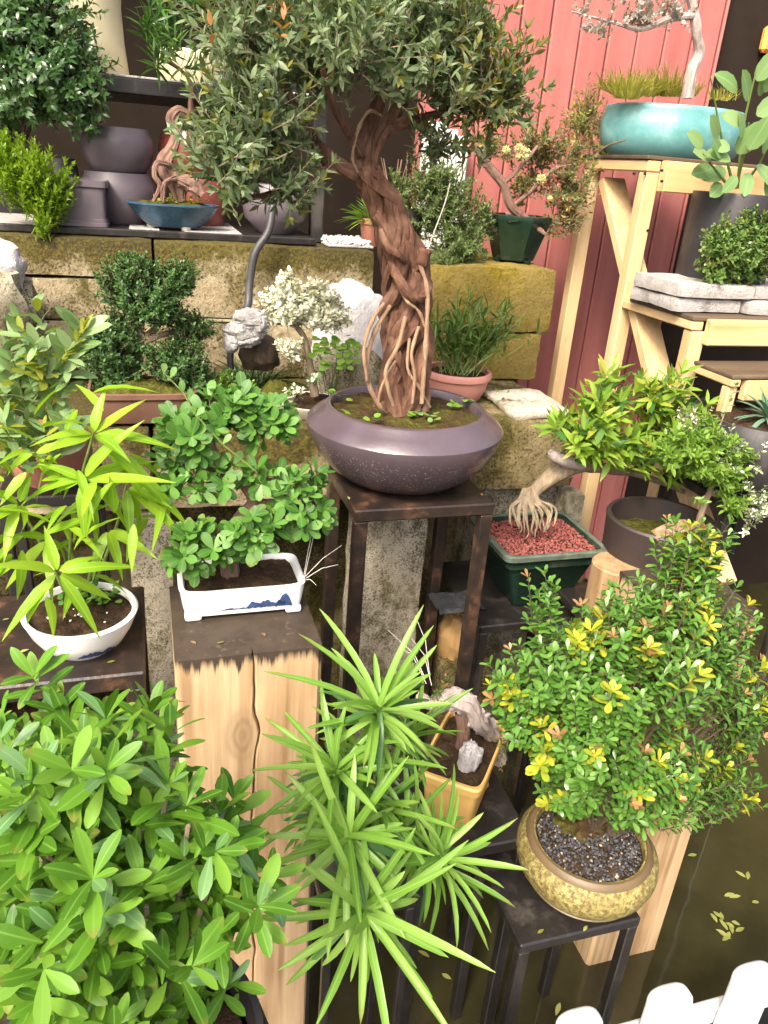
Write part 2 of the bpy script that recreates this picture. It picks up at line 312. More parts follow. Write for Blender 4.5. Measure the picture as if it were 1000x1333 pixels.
M['lf_water'] = leafmat('floating_leaf', (.20, .24, .05), (.30, .32, .08), (.42, .42, .14), .2)

# ------------------------------------------------------------------ mesh builders
class MB:
    def __init__(s): s.v = []; s.f = []; s.mi = []
    def add(s, vs, fs, mi=0):
        o = len(s.v); s.v += [tuple(p) for p in vs]; s.f += [tuple(i+o for i in f) for f in fs]; s.mi += [mi]*len(fs); return s
    def box(s, x0, x1, y0, y1, z0, z1, b=0.0, mi=0):
        if b <= 0:
            v = [(x, y, z) for z in (z0, z1) for y in (y0, y1) for x in (x0, x1)]
            return s.add(v, [(0, 2, 3, 1), (4, 5, 7, 6), (0, 1, 5, 4), (2, 6, 7, 3), (0, 4, 6, 2), (1, 3, 7, 5)], mi)
        lo, hi = (x0, y0, z0), (x1, y1, z1); vs = []; idx = {}
        for cx in (0, 1):
            for cy in (0, 1):
                for cz in (0, 1):
                    for ax in range(3):
                        c = (cx, cy, cz); p = [0, 0, 0]
                        for k in range(3):
                            e = hi[k] if c[k] else lo[k]
                            p[k] = e if k == ax else e+(-b if c[k] else b)
                        idx[c+(ax,)] = len(vs); vs.append(p)
        fs = []
        for ax in range(3):
            a, c = [(1, 2), (0, 2), (0, 1)][ax]
            for sd in (0, 1):
                q = []
                for u, v in ((0, 0), (1, 0), (1, 1), (0, 1)):
                    k = [0, 0, 0]; k[ax] = sd; k[a] = u; k[c] = v; q.append(idx[tuple(k)+(ax,)])
                fs.append(q)
            for u in (0, 1):
                for v in (0, 1):
                    k0 = [0, 0, 0]; k1 = [0, 0, 0]; k0[ax] = 0; k1[ax] = 1
                    for k in (k0, k1): k[a] = u; k[c] = v
                    fs.append((idx[tuple(k0)+(a,)], idx[tuple(k1)+(a,)], idx[tuple(k1)+(c,)], idx[tuple(k0)+(c,)]))
        for cx in (0, 1):
            for cy in (0, 1):
                for cz in (0, 1): fs.append([idx[(cx, cy, cz, k)] for k in range(3)])
        return s.add(vs, fs, mi)
    def bar(s, p, q, wx, wy, up=(0, 0, 1), mi=0, b=.002):
        """rectangular bar between two points, section wx by wy"""
        p, q = Vector(p), Vector(q); d = (q-p); L = d.length; d.normalize()
        sx = d.cross(Vector(up)); sx = sx.normalized() if sx.length > 1e-4 else Vector((1, 0, 0)); sy = sx.cross(d)
        t = MB().box(-wx/2, wx/2, -wy/2, wy/2, 0, L, b)
        return s.add([p+sx*v[0]+sy*v[1]+d*v[2] for v in t.v], t.f, mi)
    def tube(s, pts, rad, n=8, mi=0, cap=True, j=0.0):
        pts = [Vector(p) for p in pts]; m = len(pts)
        if not hasattr(rad, '__len__'): rad = [rad]*m
        tan = [(pts[min(i+1, m-1)]-pts[max(i-1, 0)]).normalized() for i in range(m)]
        a = Vector((1, 0, 0)) if abs(tan[0].x) < .8 else Vector((0, 1, 0)); u = (a-tan[0]*a.dot(tan[0])).normalized()
        vs = []
        for i in range(m):
            u = (u-tan[i]*u.dot(tan[i])); u = u.normalized() if u.length > 1e-6 else Vector((0, 0, 1)); v = tan[i].cross(u)
            for k in range(n):
                an = 2*math.pi*k/n; dv = u*math.cos(an)+v*math.sin(an); vs.append(pts[i]+dv*rad[i]*(1+(j*noise.noise(pts[i]*38+dv*2.1) if j else 0)))
        fs = [(i*n+k, i*n+(k+1) % n, (i+1)*n+(k+1) % n, (i+1)*n+k) for i in range(m-1) for k in range(n)]
        if cap: fs += [tuple(range(n-1, -1, -1)), tuple((m-1)*n+k for k in range(n))]
        return s.add(vs, fs, mi)
    def lathe(s, prof, c, sx=1., sy=1., e=2., n=48, rot=0., mi=0, close=True):
        """surface of revolution of (radius, height) pairs; e > 2 squares it off"""
        c = Vector(c); vs = []
        cr, sr = math.cos(rot), math.sin(rot)
        for r, z in prof:
            for k in range(n):
                an = 2*math.pi*(k+.5)/n; ca, sa = math.cos(an), math.sin(an)
                x = math.copysign(abs(ca)**(2/e), ca)*r*sx; y = math.copysign(abs(sa)**(2/e), sa)*r*sy
                vs.append(c+Vector((x*cr-y*sr, x*sr+y*cr, z)))
        m = len(prof)
        fs = [(i*n+k, i*n+(k+1) % n, (i+1)*n+(k+1) % n, (i+1)*n+k) for i in range(m-1) for k in range(n)]
        if close: fs.append(tuple(range(n-1, -1, -1)))
        return s.add(vs, fs, mi)
    def disk(s, c, rx, ry, e=2., n=36, rings=7, amp=.006, dome=.01, mi=0, rot=0.):
        c = Vector(c); vs = [c+Vector((0, 0, dome))]; fs = []; cr, sr = math.cos(rot), math.sin(rot)
        for i in range(1, rings+1):
            t = i/rings
            for k in range(n):
                an = 2*math.pi*(k+.5)/n; ca, sa = math.cos(an), math.sin(an)
                x = math.copysign(abs(ca)**(2/e), ca)*rx*t; y = math.copysign(abs(sa)**(2/e), sa)*ry*t
                p = c+Vector((x*cr-y*sr, x*sr+y*cr, dome*(1-t*t)))
                p.z += amp*noise.noise(p*55)+amp*.7*noise.noise(p*130)
                vs.append(p)
        fs += [(0, 1+k, 1+(k+1) % n) for k in range(n)]
        fs += [(1+i*n+k, 1+(i+1)*n+k, 1+(i+1)*n+(k+1) % n, 1+i*n+(k+1) % n) for i in range(rings-1) for k in range(n)]
        return s.add(vs, fs, mi)
    def rough(s, x0, x1, y0, y1, z0, z1, r=.012, amp=.006, step=.03, seed=0, freq=9, mi=0, mx=16, fine=.5):
        """subdivided box with rounded, worn edges and an uneven face"""
        lo = Vector((x0, y0, z0)); hi = Vector((x1, y1, z1)); n = [max(3, min(mx, int((hi[k]-lo[k])/step))) for k in range(3)]
        idx = {}; vs = []; fs = []
        def vert(i, j, k):
            key = (i, j, k)
            if key in idx: return idx[key]
            g = Vector([lo[a]+(hi[a]-lo[a])*key[a]/n[a] for a in range(3)])
            inn = Vector([min(max(g[a], lo[a]+r), hi[a]-r) for a in range(3)]); d = g-inn
            if d.length > 1e-9:
                dn = d.normalized(); p = inn+dn*r
            else: dn = Vector((0, 0, 0)); p = g
            q = Vector((p.x+seed*7.3, p.y-seed*3.1, p.z+seed*1.7))
            p = p+dn*(amp*noise.noise(q*freq)+amp*fine*noise.noise(q*freq*4.3))
            idx[key] = len(vs); vs.append(p); return idx[key]
        for ax in range(3):
            a, b = [(1, 2), (2, 0), (0, 1)][ax]
            for sd in (0, n[ax]):
                for i in range(n[a]):
                    for j in range(n[b]):
                        q = []
                        for di, dj in ((0, 0), (1, 0), (1, 1), (0, 1)):
                            k = [0, 0, 0]; k[ax] = sd; k[a] = i+di; k[b] = j+dj; q.append(vert(*k))
                        fs.append(q if sd else q[::-1])
        return s.add(vs, fs, mi)
    def rock(s, c, rad, seed=0, amp=.22, n=26, m=16, mi=0, flat=-.75, freq=1.6):
        c = Vector(c); vs = []; fs = []
        for i in range(m+1):
            th = math.pi*i/m
            for k in range(n):
                ph = 2*math.pi*k/n
                d = Vector((math.sin(th)*math.cos(ph), math.sin(th)*math.sin(ph), math.cos(th)))
                q = d*freq+Vector((seed*5.1, seed*2.3, seed*.7))
                h = 1+amp*noise.noise(q)+amp*.55*(abs(noise.noise(q*2.3))*2-.5)+amp*.3*noise.noise(q*5)
                p = d*h
                if p.z < flat: p.z = flat
                vs.append(c+Vector((p.x*rad[0], p.y*rad[1], p.z*rad[2])))
        fs = [(i*n+k, (i+1)*n+k, (i+1)*n+(k+1) % n, i*n+(k+1) % n) for i in range(m) for k in range(n)]
        return s.add(vs, fs, mi)
    def build(s, name, mat, parent=None, smooth=True, kind=None, label=None, origin=None):
        o0 = origin or (wloc(parent) if parent else Vector((0, 0, 0)))
        me = bpy.data.meshes.new(name)
        me.from_pydata([(v[0]-o0[0], v[1]-o0[1], v[2]-o0[2]) for v in s.v], [], s.f)
        for m in (mat if isinstance(mat, (list, tuple)) else [mat]): me.materials.append(m)
        if any(s.mi): me.polygons.foreach_set('material_index', s.mi)
        if smooth: smooth_by_angle(me)
        me.update()
        o = bpy.data.objects.new(name, me); COL.objects.link(o)
        if parent: o.parent = parent
        else: o.location = o0
        if kind: o['kind'] = kind
        if label: o['label'] = label
        return o
def smooth_by_angle(me, ang=R(38)):
    me.polygons.foreach_set('use_smooth', [True]*len(me.polygons))
    try: me.set_sharp_from_angle(angle=ang)
    except Exception: pass
def wloc(o):
    p = Vector((0, 0, 0))
    while o: p = p+o.location; o = o.parent
    return p
def thing(name, label, cat, loc, group=None):
    o = bpy.data.objects.new(name, None); COL.objects.link(o); o.location = loc; o.empty_display_size = .05
    o['label'] = label; o['category'] = cat
    if group: o['group'] = group
    return o
def tag(o, label, cat, group=None):
    o['label'] = label; o['category'] = cat
    if group: o['group'] = group
    return o
def struct(o): o['kind'] = 'structure'; return o
def spline(pts, n=8):
    """Catmull-Rom through points (each a sequence of floats)"""
    P = [np.array(p, float) for p in pts]; P = [2*P[0]-P[1]]+P+[2*P[-1]-P[-2]]; out = []
    for i in range(1, len(P)-2):
        for k in range(n):
            t = k/n; a, b, c, d = P[i-1:i+3]
            out.append(.5*((2*b)+(-a+c)*t+(2*a-5*b+4*c-d)*t*t+(-a+3*b-3*c+d)*t**3))
    out.append(P[-2]); return out
def path_px(pts, n=7):
    """(px, py, y, radius px) -> smooth world points and radii"""
    q = []
    for px, py, y, r in pts:
        p = Wy(px, py, y); q.append((p.x, p.y, p.z, r*mpp(p)))
    s = spline(q, n); return [Vector(a[:3]) for a in s], [max(.0006, a[3]) for a in s]

# ------------------------------------------------------------------ leaves
PROF = {
    'lance': [(0, .12), (.22, .75), (.45, 1), (.72, .72), (1, 0)],
    'oval': [(0, .15), (.18, .72), (.42, 1), (.7, .92), (.9, .5), (1, .05)],
    'spoon': [(0, .12), (.2, .38), (.5, .86), (.74, 1), (.92, .66), (1, .12)],
    'strap': [(0, .5), (.12, .78), (.32, 1), (.55, 1), (.75, .9), (.92, .55), (1, .06)],
    'oblan': [(0, .1), (.2, .42), (.45, .84), (.66, 1), (.86, .74), (.96, .36), (1, .05)],
    'round': [(0, .15), (.12, .7), (.35, 1), (.62, .95), (.85, .6), (1, .05)],
    'blade': [(0, .15), (.1, .62), (.28, 1), (.55, .82), (.82, .4), (1, .03)],
    'small': [(0, .2), (.4, 1), (.75, .7), (1, 0)],
    'needle': [(0, .8), (.5, 1), (1, 0)],
}
_lm = {}
def leaf_geo(shape, var):
    key = (shape, var)
    if key in _lm: return _lm[key]
    curl = ([.16, .36, .60] if shape in ('strap', 'blade') else [.04, .16, .30])[var % 3]; fold = [.14, .22, .08][var % 3]; tw = [.0, .12, -.12][var % 3]
    v = []; uv = []; f = []; pr = PROF[shape]
    for t, hw in pr:
        z = -curl*t*t; x = tw*t*t*.5
        for sgn in (-1, 0, 1):
            v.append((x+sgn*hw*.5, t, z+(abs(sgn)*hw*.5*fold*.35))); uv.append((.5+sgn*hw*.5, t))
    for i in range(len(pr)-1):
        a = i*3
        f += [(a, a+1, a+4, a+3), (a+1, a+2, a+5, a+4)]
    _lm[key] = (np.array(v), f, uv); return _lm[key]
_lmesh = {}
def leaf_mesh(shape, var, mat):
    key = (shape, var, mat)
    if key in _lmesh: return _lmesh[key]
    v, f, uv = leaf_geo(shape, var); me = bpy.data.meshes.new('leaf')
    me.from_pydata(v.tolist(), [], f); me.materials.append(M[mat])
    ul = me.uv_layers.new(name='UVMap'); ul.data.foreach_set('uv', [c for fa in f for i in fa for c in uv[i]])
    me.polygons.foreach_set('use_smooth', [True]*len(f)); me.update()
    _lmesh[key] = me; return me
def leaf_matrix(p, d, nrm, L, Wd):
    d = d.normalized(); n = nrm-d*nrm.dot(d)
    n = n.normalized() if n.length > 1e-4 else d.orthogonal().normalized()
    x = d.cross(n)
    return Matrix(((x.x*Wd, d.x*L, n.x*L, p.x), (x.y*Wd, d.y*L, n.y*L, p.y), (x.z*Wd, d.z*L, n.z*L, p.z), (0, 0, 0, 1)))
def in_frame(p):
    v = Vector(p)-CAM
    if v.dot(cF) < .05: return False
    a, b = proj(p); return -10 < a < 1010 and -10 < b < 1343
def add_leaves(root, specs, shape, n_ind=0, name='leaf', mass='foliage'):
    """specs: (pos, dir, normal, length, width, material key); the nearest n_ind are leaf objects, the rest one stuff part"""
    o0 = wloc(root); specs = list(specs)
    if n_ind:
        specs.sort(key=lambda s: ((s[0]+s[1].normalized()*s[3]*.6-CAM).length if in_frame(s[0]) else 1e3))
    for i, (p, d, n, L, wd, mk) in enumerate(specs[:n_ind]):
        o = bpy.data.objects.new(name, leaf_mesh(shape, i % 3, mk)); COL.objects.link(o); o.parent = root
        o.matrix_basis = leaf_matrix(p-o0, d, n, L, wd)
    rest = specs[n_ind:]
    if not rest: return
    keys = sorted({s[5] for s in rest}); V = []; F = []; UV = []; MI = []; off = 0
    for j, (p, d, n, L, wd, mk) in enumerate(rest):
        v, f, uv = leaf_geo(shape, j % 3); m = np.array(leaf_matrix(p-o0, d, n, L, wd))
        V.append(v@m[:3, :3].T+m[:3, 3]); F += [tuple(a+off for a in q) for q in f]; off += len(v)
        UV += [c for q in f for a in q for c in uv[a]]; MI += [keys.index(mk)]*len(f)
    me = bpy.data.meshes.new(mass); me.from_pydata(np.concatenate(V).tolist(), [], F)
    for k in keys: me.materials.append(M[k])
    ul = me.uv_layers.new(name='UVMap'); ul.data.foreach_set('uv', UV)
    me.polygons.foreach_set('material_index', MI); me.polygons.foreach_set('use_smooth', [True]*len(F)); me.update()
    o = bpy.data.objects.new(mass, me); COL.objects.link(o); o.parent = root; o['kind'] = 'stuff'
def rv(): 
    while True:
        v = Vector((rnd.uniform(-1, 1), rnd.uniform(-1, 1), rnd.uniform(-1, 1)))
        if .05 < v.length < 1: return v.normalized()
UP = Vector((0, 0, 1))
def twig_leaves(p0, ax, L, n, ll, lw, mats, splay=(35, 65), tip=3, up=.25, jit=.25, bend=0.15, size=(.65, 1.1), tipmat=None, pair=False):
    """leaves spiralling along one twig, a rosette at its end; returns the twig's line and its leaves"""
    ax = ax.normalized(); u = ax.orthogonal().normalized(); v = ax.cross(u); ph = rnd.uniform(0, 6.28)
    bd = (UP*rnd.uniform(-.2, 1)+rv()*.6)*bend; out = []; line = []
    def at(t): return p0+ax*(L*t)+bd*(L*t*t)
    line = [at(0), at(.5), at(1)]
    for i in range(n+tip):
        t = (i+1)/(n+1) if i < n else 1.0
        a = ph+(i*2.4 if not pair else (i//2)*1.57+(i % 2)*3.14)
        if i >= n: a = ph+(i-n)*6.28/max(1, tip)+.4
        rad = u*math.cos(a)+v*math.sin(a)
        s = R(rnd.uniform(*splay))*(1.0 if i < n else .62)
        d = ax*math.cos(s)+rad*math.sin(s)+rv()*jit*.5; nr = (ax-rad*.2)+UP*up+rv()*jit
        k = rnd.uniform(*size)*(1 if i < n else .85)
        mk = rnd.choice(mats) if (i < n or not tipmat) else tipmat
        out.append((at(t), d, nr, ll*k, lw*k, mk))
    return line, out
def pad_px(px, py, y, rx, ry, rd):
    """an ellipsoid of foliage: centre from the photograph at depth y, radii in photograph pixels across and up, metres in depth"""
    c = Wy(px, py, y); k = mpp(c); return (c, Vector((rx*k, rd, ry*k)))
def in_pad(pad, lo=.55):
    c, r = pad; d = rv(); t = rnd.uniform(lo, 1.0)
    return c+Vector((d.x*r.x*t, d.y*r.y*t, d.z*r.z*t)), Vector((d.x/r.x, d.y/r.y, d.z/r.z)).normalized()
def bush(pads, per, L, n, ll, lw, mats, outward=.8, up=.5, lo=.5, hole=.0, wood_mb=None, tr=.0012, tips=None, tipp=.0, seed=0, **kw):
    """twigs spread through pads, thinned by a noise so the crown has gaps; returns leaf specs"""
    out = []
    for pi, pad in enumerate(pads):
        cnt = per if not hasattr(per, '__len__') else per[pi]
        for _ in range(cnt):
            p, nrm = in_pad(pad, lo)
            if hole and noise.noise(p*9+Vector((seed, pi, 0))) < -hole*rnd.random(): continue
            ax = nrm*outward+UP*up+rv()*.5
            tm = rnd.choice(tips) if tips and rnd.random() < tipp else None
            line, lv = twig_leaves(p-ax.normalized()*L*.6, ax, L*rnd.uniform(.7, 1.25), n, ll, lw, mats, tipmat=tm, **kw)
            out += lv
            if wood_mb is not None: wood_mb.tube(line, [tr, tr*.8, tr*.5], 3, cap=False)
    return out
def blades(c, cnt, L, wd, mats, spread=.02, lean=(5, 55), rx=1., ry=1.):
    out = []
    for _ in range(cnt):
        a = rnd.uniform(0, 6.28); r = spread*math.sqrt(rnd.random()); rad = Vector((math.cos(a), math.sin(a), 0))
        p = Vector(c)+Vector((rad.x*r*rx, rad.y*r*ry, 0)); s = R(rnd.uniform(*lean))
        a2 = a+rnd.uniform(-.9, .9); rd2 = Vector((math.cos(a2), math.sin(a2), 0))
        d = UP*math.cos(s)+rd2*math.sin(s); out.append((p, d, UP*1.0-rd2*.3+rv()*.3, L*rnd.uniform(.6, 1.15), wd, rnd.choice(mats)))
    return out
def gravel(root, c, rx, ry, n, size, mat, e=2., name='gravel', dome=.0, rot=0.):
    mb = MB(); cr, sr = math.cos(rot), math.sin(rot)
    for _ in range(n):
        while True:
            x, y = rnd.uniform(-1, 1), rnd.uniform(-1, 1)
            if abs(x)**e+abs(y)**e < .96: break
        s = size*rnd.uniform(.6, 1.3); rr = x*x+y*y
        X, Y = x*rx, y*ry
        p = Vector(c)+Vector((X*cr-Y*sr, X*sr+Y*cr, dome*(1-rr)+rnd.uniform(-.2, .4)*size))
        v = [Vector((1, 0, 0)), Vector((-1, .2, 0)), Vector((0, 1, .2)), Vector((.1, -1, 0)), Vector((0, .1, .8)), Vector((0, 0, -.8))]
        q = Matrix.Rotation(rnd.uniform(0, 6.28), 3, rv())
        mb.add([p+(q@(a*rnd.uniform(.7, 1.1)))*s*.5 for a in v], [(0, 2, 4), (2, 1, 4), (1, 3, 4), (3, 0, 4), (2, 0, 5), (1, 2, 5), (3, 1, 5), (0, 3, 5)])
    return mb.build(name, mat, root, smooth=False, kind='stuff')
# ------------------------------------------------------------------ setting: pond, walls of stone, red wall, shed
GZ = -.12
t = NT('dark_pond_water')
n = t.noise(2.2, 6, .6); n2 = t.noise(9, 5, .6)
t.set(t.mix(t.ramp(n2, [(.45, (0, 0, 0)), (.75, (.6, .6, .6))]), t.ramp(n, [(.3, (.012, .0115, .006)), (.55, (.030, .027, .011)), (.8, (.046, .042, .016))]), (.052, .048, .020)), .07, .5)
t.bump(t.noise(6, 3), .06, .02); M['pond'] = t.m
mb = MB(); N = 40
for i in range(N+1):
    for j in range(N+1):
        mb.v.append((-30+60*i/N, -20+60*j/N, GZ))
mb.f = [(i*(N+1)+j, (i+1)*(N+1)+j, (i+1)*(N+1)+j+1, i*(N+1)+j+1) for i in range(N) for j in range(N)]; mb.mi = [0]*len(mb.f)
struct(mb.build('pond_water', M['pond']))

# rear shed: dark panelling, roof
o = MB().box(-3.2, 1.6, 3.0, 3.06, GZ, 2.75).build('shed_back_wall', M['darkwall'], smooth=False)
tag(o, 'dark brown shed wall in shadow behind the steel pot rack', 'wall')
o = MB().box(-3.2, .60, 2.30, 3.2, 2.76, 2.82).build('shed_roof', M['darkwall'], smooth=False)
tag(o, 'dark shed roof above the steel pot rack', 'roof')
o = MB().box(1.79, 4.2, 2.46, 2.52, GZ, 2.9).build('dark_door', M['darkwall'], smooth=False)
tag(o, 'dark brown door panel right of the red plank wall', 'door')
c = Wy(999, 54, 2.45)
o = MB().box(c.x-.03, c.x+.12, 2.425, 2.455, c.z-.035, c.z+.04, .01).build('orange_box', M['orange'], smooth=False)
tag(o, 'small orange box fixed on the dark door panel', 'box')

red = thing('red_plank_wall', 'red painted wall of upright planks behind the wooden stand', 'wall', (1.3, 2.42, GZ))
x = .80; k = 0
pw = .0975
while x < 1.785:
    dz = rnd.uniform(-.002, .002)
    MB().box(x+.0022, min(x+pw, 1.79)-.0022, 2.42+dz, 2.455, GZ, 2.75, .004).build('plank', M['redplank'], red, smooth=False)
    x += pw
MB().box(.80, 1.79, 2.458, 2.48, GZ, 2.75).build('backing', M['darkwall'], red, smooth=False)

wf = thing('white_picket_panel', 'white slatted fence panel glimpsed behind the large tree', 'fence', (.80, 2.36, 1.2))
for i, px in enumerate((556, 571, 586, 601)):
    a = Wy(px, 200, 2.37); top = Wy(px, 150+i*9, 2.37).z
    MB().box(a.x-.017, a.x+.017, 2.36, 2.38, 1.2, top, .003).build('slat', M['whitepaint'], wf, smooth=False)
MB().box(.76, .99, 2.382, 2.398, 1.36, 1.40, .003).build('rail', M['whitepaint'], wf, smooth=False)

# stone terrace: lower step and upper tier, block by block
ter = thing('stone_terrace', 'stepped terrace wall of mossy sandstone blocks carrying the rear pots', 'wall', (0, 1.58, GZ))
zt = .97
def blk(x0, x1, y0, y1, z0, z1, mat, seed, r=.012, amp=.006):
    cx, cy = (x0+x1)/2, (y0+y1)/2
    o = MB().rough(x0+.0025, x1-.0025, y0, y1, z0+.0025, z1, r, amp, .022, seed, 8, mx=26).build('stone_block', M[mat], ter, origin=Vector((cx, cy, z1)))
    o.location = Vector((cx, cy, z1))-wloc(ter)
    return o
for i, (a, b) in enumerate(((-1.5, -.98), (-.98, -.5), (-.5, -.005), (-.005, .52), (.52, 1.02))):
    blk(a, b, 1.58+(.015 if i == 4 else 0), 2.05, .79, zt, 'block_g' if i == 4 else 'block', i+1)
# upper tier, three courses at the left, two further right
for i, (a, b, z0, z1, mt) in enumerate(((-1.6, -.75, 1.215, 1.305, 'block'), (-.75, .022, 1.215, 1.305, 'block'), (-1.2, -.30, 1.115, 1.215, 'block_g'), (-.30, .10, 1.115, 1.215, 'block2'),
        (.022, .575, 1.215, 1.305, 'block'), (.10, .575, 1.115, 1.215, 'block'), (-1.4, -.42, .97, 1.115, 'block2'), (-.42, .20, .97, 1.115, 'block2'), (.20, .70, .97, 1.115, 'block2'))):
    if mt == 'block' and a == .022: z0 = 1.125; z1 = 1.305
    if a == .10 and z1 == 1.215: z0 = 1.115; z1 = 1.125; continue
    if a == -.30: b = .022
    blk(a, b, 2.0, 2.36, z0, z1, mt, 20+i, .008, .004)
blk(.022, .575, 2.0, 2.36, 1.115, 1.126, 'block2', 41, .003, .001)
blk(.715, 1.095, 1.97, 2.36, 1.105, 1.283, 'block_y', 51, .012, .008)
blk(.70, 1.075, 1.975, 2.36, .97, 1.105, 'block_y', 52, .007, .007)
MB().box(-1.6, 1.06, 2.06, 2.34, GZ, .965).build('shade_backing', M['block_g'], ter, smooth=False)  # dark mass added below the upper tier to darken the gap under the ledge
for nm, (x0, x1, y0, y1) in {'a': (-.062, .028, 1.53, 1.66), 'b': (.455, .61, 1.53, 1.70), 'c': (.80, 1.05, 1.66, 1.80)}.items():
    z1 = .787
    cx, cy = (x0+x1)/2, (y0+y1)/2
    o = MB().rough(x0, x1, y0, y1, GZ, z1, .010, .005, .03, ord(nm), 9, mx=30).build('stone_pillar', M['pillar'], ter, origin=Vector((cx, cy, .7)))
    o.location = Vector((cx, cy, .7))-wloc(ter)
for nm, (x0, x1, y0, y1) in {'d': (-.92, -.78, 1.62, 1.76), 'e': (-.5, -.38, 1.62, 1.76)}.items():
    MB().rough(x0, x1, y0, y1, GZ, .787, .010, .005, .04, ord(nm), 9).build('stone_pillar', M['pillar'], ter)
a, b = Wy(762, 650, 1.56), Wy(745, 770, 1.56)
o = MB().rough(a.x-.03, a.x+.022, 1.585, 1.655, b.z-.45, a.z, .006, .004, .03, 9).build('pale_stone_slab', M['flatstone'])
tag(o, 'pale upright stone slab beside the green square pot under the ledge', 'slab')
a = Wz(690, 533, .975)
o = MB().rough(a.x-.075, a.x+.085, a.y-.07, a.y+.14, .971, .989, .008, .008, .02, 5).build('flat_stone', M['flatstone'])
tag(o, 'flat pale stone lying on the ledge right of the pink pot', 'stone')

# ------------------------------------------------------------------ rack on the terrace top
rk = thing('steel_rack', 'black steel rack on the terrace top holding clay pots', 'rack', (-.1, 2.2, 1.305))
zs = Wy(190, 104, 2.22).z
MB().box(-.9, .43, 2.06, 2.42, 1.306, 1.324, .003).build('shelf', M['metal'], rk, smooth=False)
for (u0, u1) in ((-.9, -.24), (-.03, .04), (.10, .24)): MB().box(u0, u1, 2.064, 2.41, 1.3245, 1.3255, 0).build('shelf_cover', M['slab'], rk, smooth=False)
MB().box(-.9, .43, 2.21, 2.62, zs-.035, zs, .003).build('shelf', M['metal'], rk, smooth=False)
MB().box(-.9, .43, 2.213, 2.61, zs+.001, zs+.006, .001).build('shelf_cover', M['slab'], rk, smooth=False)
for (x, y) in ((.43, 2.14), (.43, 2.58), (-.88, 2.30), (-.88, 2.58)):
    MB().box(x, x+.035, y, y+.035, 1.306, zs+.5, .003).build('leg', M['metal'], rk, smooth=False)
SHZ, R1 = zs+.006, 1.325

# ------------------------------------------------------------------ square stools
def stool(label, x0, x1, y0, y1, z, z0=GZ, leg=.024, th=.022, mat='metal', cat='stool', group='black steel plant stools', rail=None, legs=True):
    s = thing('plant_stool', label, cat, ((x0+x1)/2, (y0+y1)/2, z0), group)
    MB().box(x0, x1, y0, y1, z-th, z, .003).build('tabletop', M[mat], s, smooth=False)
    if legs:
        for x in (x0, x1-leg):
            for y in (y0, y1-leg):
                MB().box(x+.001, x+leg-.001, y+.001, y+leg-.001, z0, z-th-.0005, .002).build('leg', M[mat], s, smooth=False)
    if rail:
        e = .002
        for y in (y0+e, y1-leg*.8-e):
            MB().box(x0+leg, x1-leg, y, y+leg*.8, rail, rail+leg*.9, .002).build('rail', M[mat], s, smooth=False)
    return s
stool('tall rust edged black stool carrying the big purple bowl', .363, .655, 1.293, 1.545, .90, leg=.028, th=.026, mat='rust')
stool('wide black stool at left under the bamboo bowl', -.62, -.030, .985, 1.245, .80, leg=.030, th=.030, mat='rust')
stool('low black stool under the dark green square pot', .687, 1.02, 1.345, 1.66, .57, th=.02)
stool('black stool under the yellow rectangular pot', .400, .617, .890, 1.12, .42, th=.026)
stool('low black stool under the speckled gold pot', .535, .765, .742, .945, .352, th=.022, leg=.022)
stool('narrow black stand under the long strap leaved shrub', .215, .365, .80, .95, .44, leg=.016)
stool('black stand under the bright green azalea', -.20, .09, .38, .62, .52, leg=.022)
stool('narrow dark stand under the small terracotta pot at left', -.27, -.10, 1.36, 1.52, .93, leg=.02)
stool('black stand behind the berry shrub under the dark curved bowl', .90, 1.14, 1.19, 1.42, .62, leg=.02)

